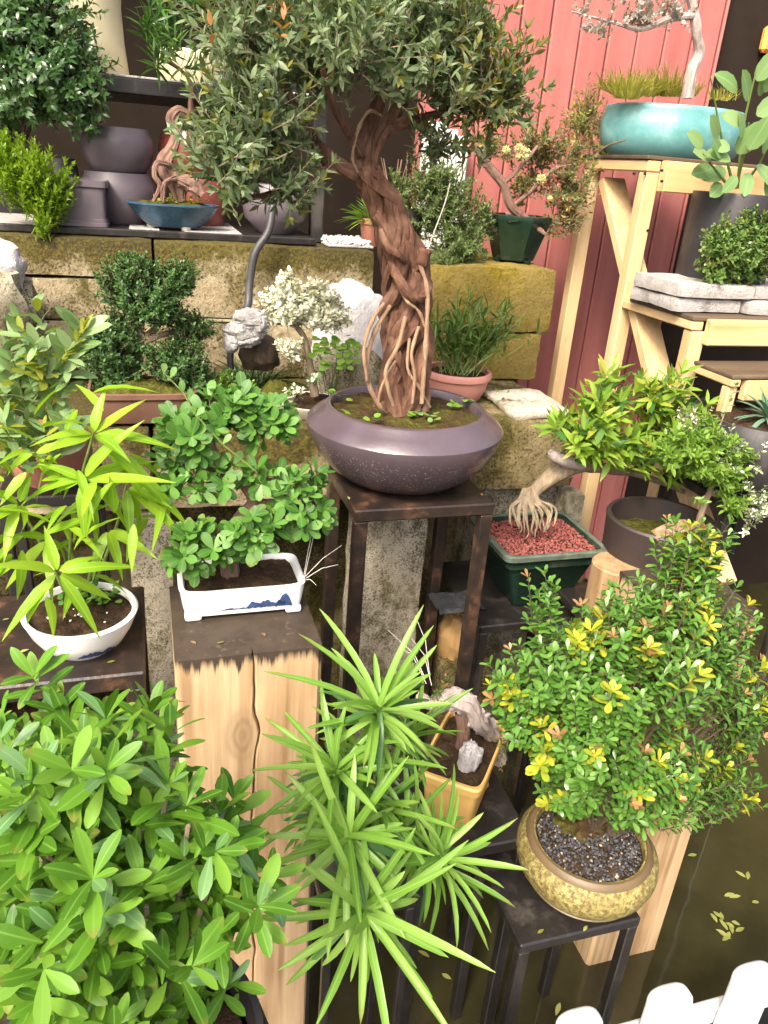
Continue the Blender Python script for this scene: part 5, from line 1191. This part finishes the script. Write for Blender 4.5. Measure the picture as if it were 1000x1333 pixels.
for px, py, s_ in ((681, 200, .040), (705, 233, .028), (659, 195, .022), (716, 258, .014), (676, 192, .026)):
    c0 = Wy(px, py, 2.03); fo = MB()
    for _ in range(110):
        d = rv(); fo.tube([c0, c0+d*s_*.5*rnd.uniform(.7, 1.1)], [.0016, .0012], 3)
    fo.build('brush_flower', M['lf_flower'], fl)
FS = Vector((.66, 2.16, 1.306))
mkpot('round_pot', 'dark pot behind the big trunk holding the feathery shrub', 'pot', FS, ROUND(.085, .10), 'brownpot', soil=.07, soilz=.09)
fe = thing('feathery_shrub', 'fine feathery green shrub behind the braided trunk', 'shrub', FS+Vector((0, 0, .09)))
wb = MB()
sp = bush([pad_px(575, 275, 2.12, 62, 45, .09), pad_px(600, 320, 2.08, 45, 30, .07), pad_px(520, 250, 2.12, 25, 25, .05), pad_px(570, 235, 2.12, 45, 22, .06), pad_px(625, 290, 2.12, 28, 30, .06), pad_px(570, 345, 2.04, 30, 14, .04)], [300, 150, 60, 120, 80, 40], .050, 16, .0150, .0046, ['lf_feather'], wood_mb=wb, lo=.15, splay=(30, 55))
for i in range(10): wb.tube([FS+Vector((0, 0, .09)), FS+Vector((rnd.uniform(-.08, .04), rnd.uniform(-.06, .03), .22))], [.003, .0015], 4)
for px in (536, 528, 551): 
    l, lv = twig_leaves(Wy(px, 240, 2.1), UP, .07, 12, .012, .004, ['lf_pink', 'lf_feather'], tip=3, bend=.05); sp += lv; wb.tube(l, [.001, .001, .0006], 4)
wb.build('twigs', M['bark_pink'], fe, kind='stuff'); add_leaves(fe, sp, 'needle', 0)
a, b = Wy(466, 300, 2.13), Wy(496, 300, 2.13)
SP = Vector(((a.x+b.x)/2+.01, 2.13, 1.306))
mkpot('round_pot', 'small orange terracotta pot beside the white pebbles on terrace top', 'pot', SP, [(.026, 0), (.028, .002), (.036, .055), (.040, .057), (.041, .070), (.036, .071), (.034, .06)], 'terracotta', soil=.035, soilz=.062)
sg = thing('grass_tuft', 'bright grassy tuft in the small orange terracotta pot', 'grass', SP+Vector((0, 0, .06)))
add_leaves(sg, blades(SP+Vector((0, 0, .06)), 130, .075, .0036, ['lf_needle', 'lf_lime'], .022, (5, 80)), 'strap', 0)
wg = thing('pebble_bed', 'strip of white pebbles on terrace top beside the orange pot', 'pebbles', Wy(440, 308, 2.12))
MB().box(.46, .585, 2.06, 2.24, 1.305, 1.312, .002).build('tray', M['slab'], wg)
gravel(wg, Vector((.522, 2.14, 1.316)), .06, .08, 260, .014, M['whitegravel'], e=8, name='pebbles')

# ------------------------------------------------------------------ rack: stacked pots, blue bowl bonsai, shrubs
def top_pot(px0, px1, pybot, pytop, y, label, mat, name='round_pot', foot=.7, z=None, open_=True):
    a, b = Wy(px0, (pybot+pytop)/2, y), Wy(px1, (pybot+pytop)/2, y); r_ = (b.x-a.x)/2*.96; z0 = R1 if z is None else z
    zt_ = Wy((px0+px1)/2, pytop, y).z; h = zt_-z0
    mkpot(name, label, 'pot', Vector(((a.x+b.x)/2, y, z0)), [(r_*foot, 0), (r_*(foot+.04), .004), (r_*.93, h*.30), (r_, h*.55), (r_*.97, h*.78), (r_*.88, h*.95), (r_*.86, h), (r_*.80, h), (r_*.78, h*.9), (r_*.75, h*.5)], mat, soil=r_*.74, soilz=h*.5, group='round clay pots on the steel rack')
    return zt_
z_ = top_pot(104, 206, 290, 224, 2.24, 'lower of two stacked round grey purple pots on the rack', 'purple')
top_pot(103, 203, 224, 166, 2.24, 'upper of two stacked round grey purple pots on the rack', 'purple', z=z_+.001, foot=.72)
top_pot(60, 106, 290, 206, 2.36, 'plain grey purple pot behind the lime feathery shrub', 'purple')
z_ = top_pot(222, 300, 285, 232, 2.30, 'lower of two stacked glossy red pots behind the blue bowl', 'redpot')
top_pot(204, 300, 232, 172, 2.34, 'upper of two stacked glossy red pots behind the blue bowl', 'redpot', z=z_+.001, foot=.72)
top_pot(314, 402, 312, 240, 2.16, 'big plain grey purple pot next to the rack leg', 'purple', foot=.5)
a, b = Wy(164, 268, 2.13), Wy(286, 268, 2.13); br = (b.x-a.x)/2
BL = Vector(((a.x+b.x)/2, 2.13, R1)); bh = Wy(225, 266, 2.11).z-R1
mkpot('oval_bowl', 'shallow oval blue glazed bowl on small feet at terrace edge', 'bowl', BL, [(br*.55, 0), (br*.58, .003), (br*.80, bh*.4), (br*.96, bh*.8), (br*1.0, bh*.86), (br*1.0, bh*.93), (br*.95, bh*.94), (br*.92, bh*.85)], 'blue', soil=br*.92, soilz=bh*.82, sy=.70, soilmat='moss', feet=3, footmat='creamdish', dome=.012)
tb = thing('twisted_trunk_bonsai', 'bonsai with snaking twisted trunk rising from the blue bowl', 'bonsai', BL+Vector((0, 0, bh)))
mb = MB(); YB2 = 2.12
for pts in ([(235, 262, YB2, 9), (230, 240, YB2, 13), (216, 214, YB2, 12), (224, 195, YB2, 9), (230, 172, YB2, 8), (222, 155, YB2, 8), (232, 144, YB2, 7), (248, 150, YB2, 6), (248, 130, YB2, 4), (250, 112, YB2, 3.5), (240, 95, YB2, 3), (222, 80, YB2, 2)],
            [(222, 215, YB2-.02, 5), (205, 212, YB2-.04, 4.5), (201, 228, YB2-.05, 4), (208, 242, YB2-.05, 4), (200, 262, YB2-.05, 3)], [(228, 232, YB2-.02, 5), (214, 240, YB2-.05, 4), (212, 262, YB2-.05, 3)], [(232, 235, YB2-.02, 9), (250, 240, YB2-.02, 11), (262, 255, YB2-.02, 9)]):
    c, r = path_px(pts, 6); r = [x*.85 for x in r]; mb.tube(c, [x*.7 for x in r], 9); strands(mb, c, r, 6, 2.6, fat=.42, seed=pts[0][0]+3)
mb.build('trunk', M['bark_pink'], tb)
sp = []
for px, py in ((210, 40), (225, 25), (195, 60), (245, 35), (215, 75), (240, 70), (185, 40), (255, 15), (230, 90), (205, 15), (265, 50), (200, 90)):
    p = Wy(px, py, 2.10+rnd.uniform(-.04, .04))
    l, lv = twig_leaves(p, UP*.5+rv()*.5, .04, 22, .060, .0075, ['lf_needle', 'lf_needle', 'lf_fern'], splay=(40, 85), tip=4, up=.4); sp += lv
add_leaves(tb, sp, 'lance', 120)
lp = thing('moss_tufts', 'yellow mossy tufts and weeds in the blue bowl', 'moss', BL+Vector((0, 0, bh)))
leafpatch(lp, BL+Vector((.02, -.01, bh+.005)), br*.6, br*.35, 60, .010, .008, ['lf_yellowtip', 'lf_wispy'])
# brown rectangular pot and lime shrub
a, b = Wy(84, 270, 2.12), Wy(141, 270, 2.12)
RP = Vector((b.x-.085, 2.13, R1))
mkpot('rectangular_pot', 'brown rectangular pot with stepped foot under the lime shrub', 'pot', RP, [(1.0, 0), (1.0, .008), (.97, .009), (.97, .016), (.94, .017), (.95, .085), (1.03, .088), (1.03, .102), (.98, .103), (.93, .10), (.92, .08)], 'purple', soil=.92, soilz=.09, sx=.085, sy=.06, e=12, n=64, soilmat='moss')
li = thing('lime_feather_shrub', 'lime green feathery upright shrub at left end of the rack', 'shrub', RP+Vector((-.05, -.02, .09)))
wb = MB()
sp = bush([pad_px(35, 235, 2.04, 52, 40, .06), pad_px(60, 262, 2.03, 30, 25, .04), pad_px(10, 215, 2.05, 28, 28, .05), pad_px(55, 290, 2.0, 18, 12, .03)], [170, 60, 60, 16], .055, 20, .017, .0056, ['lf_lime'], wood_mb=wb, lo=.2, up=1.2, splay=(20, 42), tip=4)
wb.build('twigs', M['green_stem'], li, kind='stuff'); add_leaves(li, sp, 'lance', 0)
# dark fronded shrub top left
top_pot(-30, 60, 290, 215, 2.40, 'dark pot in shadow at far left under the fronded shrub', 'blackpot')
df = thing('dark_frond_shrub', 'dark green glossy fronded shrub hanging at the top left corner', 'shrub', Wy(20, 215, 2.30))
wb = MB()
sp = []
for pad, k in ((pad_px(40, 60, 2.18, 80, 60, .10), 180), (pad_px(60, 110, 2.12, 65, 45, .08), 110), (pad_px(20, 0, 2.2, 75, 45, .1), 95), (pad_px(100, 105, 2.12, 38, 40, .05), 50), (pad_px(-10, 120, 2.2, 45, 55, .08), 60), (pad_px(95, 25, 2.15, 35, 22, .05), 12), (pad_px(115, 155, 2.12, 18, 12, .03), 6)):
    for _ in range(k):
        p, nrm = in_pad(pad, .4); ax = nrm*.8+Vector((.25, -.5, -.25))+rv()*.35
        line, lv = twig_leaves(p-ax.normalized()*.04, ax, .075, 16, .0205, .0085, ['lf_fern'], splay=(45, 65), tip=2, bend=.25, up=.7, pair=True); sp += lv; wb.tube(line, [.0014, .001, .0006], 4, cap=False)
for _ in range(12):
    p = Wy(20, 215, 2.32); q, _n = in_pad(pad_px(40, 70, 2.2, 80, 60, .1)); wb.tube([p, (p+q)/2+UP*.03, q], [.006, .004, .002], 5)
wb.build('twigs', M['bark_dark'], df, kind='stuff'); add_leaves(df, sp, 'lance', 120)
# cream jar on the upper shelf, cream pot behind the foliage
a = Wy(160, 60, 2.36); cr2 = .135
o = mkpot('cream_jar', 'tall cream glazed jar standing on the upper rack shelf', 'jar', Vector((a.x-cr2+.01, 2.40, SHZ)), [(cr2*1.0, 0), (cr2*1.02, .006), (cr2*.96, .08), (cr2*.93, .16), (cr2*.98, .24), (cr2*.9, .36), (cr2*.7, .42), (cr2*.66, .42), (cr2*.64, .38)], 'cream')
a = Wy(238, 80, 2.40)
mkpot('cream_pot', 'pale cream pot on upper shelf behind the narrow leaf foliage', 'pot', Vector((a.x+.02, 2.43, SHZ)), [(.075, 0), (.078, .004), (.09, .04), (.092, .075), (.085, .085), (.075, .086), (.07, .07)], 'cream', soil=.07, soilz=.07)

# ------------------------------------------------------------------ the ledge
o = MB().rock(Wy(8, 395, 1.84)+Vector((-.06, .02, -.035)), (.125, .10, .155), 21, .24, 34, 20, flat=-.85).build('ledge_rock', M['tanrock']); tag(o, 'big tan mossy boulder at left end of the ledge', 'rock')
o = MB().rock(Wy(6, 352, 1.80)+Vector((-.02, .05, 0)), (.055, .05, .06), 4, .2, 24, 14).build('ledge_rock', M['whiterock']); tag(o, 'small white stone perched on the tan boulder at left', 'rock')
c0 = Wz(458, 505, .97); c0.y = 1.885
o = MB().rock(Vector((Wy(462, 400, 1.87).x, 1.885, 1.10)), (.098, .075, .150), 33, .16, 36, 22, flat=-.95, freq=1.2).build('ledge_rock', M['whiterock']); tag(o, 'large smooth white rock on the ledge left of braided trunk', 'rock')
o = MB().rock(Vector((Wy(450, 470, 1.80).x, 1.80, 1.035)), (.10, .055, .075), 35, .2, 30, 18, flat=-.85).build('ledge_rock', M['tanrock']); tag(o, 'olive mossy rock lying at the foot of white rock', 'rock')
sr = thing('scholar_rock', 'gnarled grey fissured scholar rock on the ledge beside the hose', 'rock', Wy(322, 490, 1.80))
mb = MB()
for px, py, rx, ry, sd in ((325, 415, 22, 13, 1), (335, 422, 16, 18, 2), (312, 432, 20, 14, 3), (302, 445, 11, 14, 5), (322, 440, 18, 12, 6)):
    p = Wy(px, py, 1.78); k = mpp(p); mb.rock(p, (rx*k, .026, ry*k), sd, .24, 34, 22, flat=-1.2, freq=1.9)
mb.build('rock', M['greyrock'], sr)
MB().rock(Wy(338, 462, 1.84), (.050, .040, .045), 8, .25, 24, 14).build('dark_base', M['bark_dark'], sr)
c, r = path_px([(356, 262, 1.97, 5), (350, 300, 1.955, 5), (332, 330, 1.95, 5), (325, 370, 1.95, 5), (322, 400, 1.93, 5), (306, 425, 1.88, 5), (300, 460, 1.85, 4.5), (302, 490, 1.84, 4)], 7)
o = MB().tube(c, r, 10).build('bent_hose', M['hose']); tag(o, 'dark bent rubber hose hanging down the terrace blocks', 'hose')
# terracotta tray bonsai
a, b = Wz(165, 572, .972), Wz(232, 572, .972)
TR = Vector((Wy(196, 545, 1.68).x-.01, 1.685, .971))
mkpot('oval_tray', 'low terracotta tray of moss on the ledge under the dense bonsai', 'tray', TR, [(.86, 0), (.88, .003), (.95, .05), (1.02, .054), (1.02, .064), (.97, .066), (.93, .06), (.92, .05)], 'dullterra', soil=.92, soilz=.055, sx=.110, sy=.075, e=5, soilmat='moss', dome=.02, feet=4, amp=.01)
db = thing('dense_bonsai', 'dense dark small leaved bonsai with layered pads in terracotta tray', 'bonsai', TR+Vector((0, 0, .06)))
mb = MB(); YD = 1.72
for pts in ([(166, 520, YD, 8), (172, 490, YD, 7), (180, 460, YD, 6), (190, 440, YD, 5), (205, 425, YD, 4), (215, 400, YD, 3)], [(188, 442, YD, 5), (178, 425, YD, 4), (168, 415, YD, 3), (160, 390, YD, 2.5)], [(186, 450, YD, 5), (200, 440, YD-.02, 4), (230, 430, YD, 3), (245, 425, YD, 2)], [(180, 470, YD, 4), (160, 455, YD, 3), (145, 450, YD, 2)], [(185, 455, YD, 4), (215, 460, YD-.02, 3), (235, 480, YD-.03, 2.5)]):
    c, r = path_px(pts, 6); mb.tube(c, r, 8); strands(mb, c, r, 4, 1.8, fat=.5, seed=pts[0][0])
mb.build('trunk', M['bark_grey'], db)
wb = MB()
sp = bush([pad_px(185, 380, YD, 58, 30, .09), pad_px(170, 355, YD, 35, 18, .06), pad_px(235, 365, YD, 22, 22, .05), pad_px(145, 445, YD, 42, 36, .07), pad_px(150, 485, YD, 36, 28, .06), pad_px(250, 430, YD, 28, 20, .05), pad_px(230, 470, YD-.04, 42, 24, .05), pad_px(252, 495, YD-.04, 28, 26, .04), pad_px(205, 405, YD-.03, 38, 18, .05)], [700, 260, 180, 520, 420, 150, 330, 230, 240], .030, 12, .0110, .0055, ['lf_dense'], wood_mb=wb, lo=.1, hole=.0, up=.7)
wb.build('twigs', M['bark_grey'], db, kind='stuff'); add_leaves(db, sp, 'small', 0)
# mondo grass, groundcover, small cream pot
mg = thing('mondo_grass', 'dark mondo grass tufts at foot of the scholar rock', 'grass', Wz(325, 495, .972))
add_leaves(mg, blades(Wz(330, 502, .975), 120, .085, .0030, ['lf_podo_d', 'lf_fern', 'lf_grassy'], .045, (15, 80)), 'strap', 0)
gc = thing('groundcover_clump', 'fresh green tiny leaved groundcover clump on the ledge', 'plant', Wz(297, 515, .972))
sp = bush([pad_px(295, 500, 1.70, 30, 12, .05), pad_px(315, 505, 1.72, 25, 10, .04)], [90, 50], .03, 8, .009, .0042, ['lf_needle', 'lf_lime', 'lf_dense'], up=1.0, lo=.1); add_leaves(gc, sp, 'small', 0)
CP = Vector((Wy(360, 520, 1.72).x, 1.72, .971))
mkpot('small_pot', 'small round cream pot with mossy mound on the ledge', 'pot', CP, [(.030, 0), (.034, .003), (.046, .018), (.047, .030), (.043, .036), (.046, .040), (.043, .043), (.040, .040)], 'creamdish', soil=.041, soilz=.040, soilmat='moss', dome=.032)
DP = Vector((Wy(408, 520, 1.69).x, 1.69, .971))
mkpot('shallow_dish', 'shallow cream dish of soil under the white variegated bonsai', 'dish', DP, [(.055, 0), (.058, .003), (.075, .020), (.080, .030), (.077, .032), (.073, .028)], 'creamdish', soil=.074, soilz=.026, dome=.012)
vb = thing('variegated_bonsai', 'creamy white leaved bonsai on bent stem before the white rock', 'bonsai', DP+Vector((0, 0, .03)))
mb = MB(); YV = 1.665
for pts in ([(410, 515, YV, 6), (406, 490, YV, 5), (402, 465, YV, 4.5), (396, 440, YV, 4), (385, 425, YV, 3.4), (368, 418, YV, 3), (355, 405, YV, 2)], [(398, 445, YV, 3), (380, 450, YV, 2.4), (372, 460, YV, 2)], [(385, 425, YV, 3), (400, 410, YV, 2.5), (425, 400, YV, 2)]):
    c, r = path_px(pts, 6); mb.tube(c, r, 8)
mb.build('trunk', M['bark_grey'], vb)
wb = MB()
sp = bush([pad_px(400, 405, YV, 50, 24, .05), pad_px(365, 395, YV, 28, 22, .04), pad_px(375, 370, YV, 12, 14, .02), pad_px(430, 415, YV-.02, 28, 18, .04), pad_px(378, 458, YV-.02, 12, 15, .02), pad_px(410, 385, YV, 25, 12, .03)], [200, 90, 22, 90, 30, 60], .030, 9, .0130, .0082, ['lf_varieg'], wood_mb=wb, lo=.1, up=.8)
sp += bush([pad_px(408, 490, 1.66, 12, 8, .01), pad_px(386, 512, 1.64, 8, 10, .01)], [8, 5], .02, 5, .012, .009, ['lf_varieg', 'lf_spoon_l'])
wb.build('twigs', M['bark_grey'], vb, kind='stuff'); add_leaves(vb, sp, 'oval', 0)
cv = thing('clover_clump', 'bright green clover leaves between the white bonsai and braided trunk', 'plant', Wz(430, 510, .975))
sp = []
for _ in range(60):
    p = Wy(rnd.uniform(405, 462), rnd.uniform(435, 478), 1.66); sp.append((p, Vector((rnd.uniform(-1, 1), -.5, rnd.uniform(-.3, .3))), UP+Vector((0, -.8, 0))+rv()*.3, .016, .015, 'lf_clover'))
add_leaves(cv, sp, 'round', len(sp))
mb = MB()
for _ in range(14): mb.tube([Wz(430, 520, .985)+rv()*.01, Wy(rnd.uniform(410, 455), rnd.uniform(445, 475), 1.66)], [.0009, .0007], 4)
mb.build('stems', M['green_stem'], cv)
a, b = Wy(556, 500, 1.80), Wy(637, 500, 1.80)
PK = Vector(((a.x+b.x)/2, 1.815, .971)); pr_ = (b.x-a.x)/2
mkpot('round_pot', 'low pink terracotta pot with rolled rim on the ledge', 'pot', PK, [(pr_*.72, 0), (pr_*.76, .003), (pr_*.90, .03), (pr_*.94, .052), (pr_*1.02, .056), (pr_*1.04, .066), (pr_*1.0, .074), (pr_*.92, .072), (pr_*.90, .06)], 'pinkpot', soil=pr_*.9, soilz=.06)
bg_ = thing('bamboo_grass', 'dark green upright bamboo grass in the pink terracotta pot', 'grass', PK+Vector((0, 0, .06)))
mb = MB(); sp = []
for _ in range(80):
    a = rnd.uniform(0, 6.28); p = PK+Vector((math.cos(a)*pr_*.7*rnd.random(), math.sin(a)*pr_*.6*rnd.random(), .06)); ln = rnd.uniform(.10, .19)
    q = p+Vector((rnd.uniform(-.11, .14), rnd.uniform(-.08, .05), ln)); mb.tube([p, (p+q)/2+rv()*.006, q], [.0014, .0011, .0007], 4)
    for i in range(9):
        t = rnd.uniform(.35, 1); d = (q-p).normalized()*.7+rv()*.8; sp.append((p+(q-p)*t, d, UP+rv()*.4, rnd.uniform(.030, .055), .0062, 'lf_grassy'))
mb.build('culms', M['green_stem'], bg_); add_leaves(bg_, sp, 'lance', 200)
sw = thing('ledge_weed', 'small green weed sprig growing on the ledge beside pink pot', 'weed', Wz(660, 525, .975))
add_leaves(sw, blades(Wz(655, 522, .975), 16, .05, .006, ['lf_grassy', 'lf_clover'], .01, (30, 85)), 'strap', 0)
# large ceramic basin just visible under the wide black stool
BN = Vector((-.17, 1.10, .57))
o = mkpot('basin', 'dark green basin half hidden beneath the wide black stool', 'basin', BN, ROUND(.12, .13), 'green_pot', soil=.10, soilz=.11)
o = MB().rough(-.26, -.08, 1.02, 1.18, GZ, .569, .01, .004, .05, 6).build('support_block', M['block_g']); tag(o, 'mossy stone block standing under the hidden green basin', 'block')
# things floating on the pond
for i, (px, py, n_, lb) in enumerate(((918, 1122, 1, 'single pale leaf floating near the timber post'), (975, 1138, 2, 'two yellow leaves floating at right edge of the pond'), (952, 1160, 2, 'thin leaf sprig floating above the largest clump'), (945, 1210, 13, 'largest clump of yellow green leaves floating on the pond'), (990, 1172, 1, 'small pale leaf floating at right edge'), (725, 1290, 1, 'tiny leaf afloat between the stool legs'), (560, 1260, 2, 'tiny leaves afloat left of the yellow pot stool'))):
    p = Wz(px, py, GZ+.004); f_ = thing('floating_leaves', lb, 'leaves', p, 'leaves floating on the dark pond')
    add_leaves(f_, [(p+Vector((rnd.uniform(-.03, .03), rnd.uniform(-.03, .03), rnd.uniform(0, .004))), Vector((rnd.uniform(-1, 1), rnd.uniform(-1, 1), .05)), UP+rv()*.1, rnd.uniform(.02, .034), .011, 'lf_water') for _ in range(n_)], 'lance', n_)

# fallen leaves and crumbs of soil lying about
for lb, pts, z in (('few fallen leaf scraps on the stained top of the broad timber post', ((255, 838), (292, 835), (345, 828)), .8505), ('fallen brown leaves on the wide black stool at left', ((25, 850), (150, 860), (12, 805), (165, 815)), .8005),
        ('fallen leaves on the tall rust edged stool beside the purple bowl', ((455, 650), (628, 645)), .9005), ('fallen leaf scraps on the ledge beside the flat stone', ((655, 545), (640, 538), (740, 545)), .9735), ('fallen leaves on the low stool in front of the gold pot', ((700, 1215), (760, 1212)), .3525)):
    c0 = Wz(pts[0][0], pts[0][1], z); f_ = thing('fallen_leaves', lb, 'leaves', c0)
    add_leaves(f_, [(Wz(px, py, z+.002), Vector((rnd.uniform(-1, 1), rnd.uniform(-1, 1), .06)), UP+rv()*.15, rnd.uniform(.010, .018), .006, rnd.choice(['lf_water', 'lf_pink', 'lf_main_y'])) for px, py in pts], 'lance', len(pts))
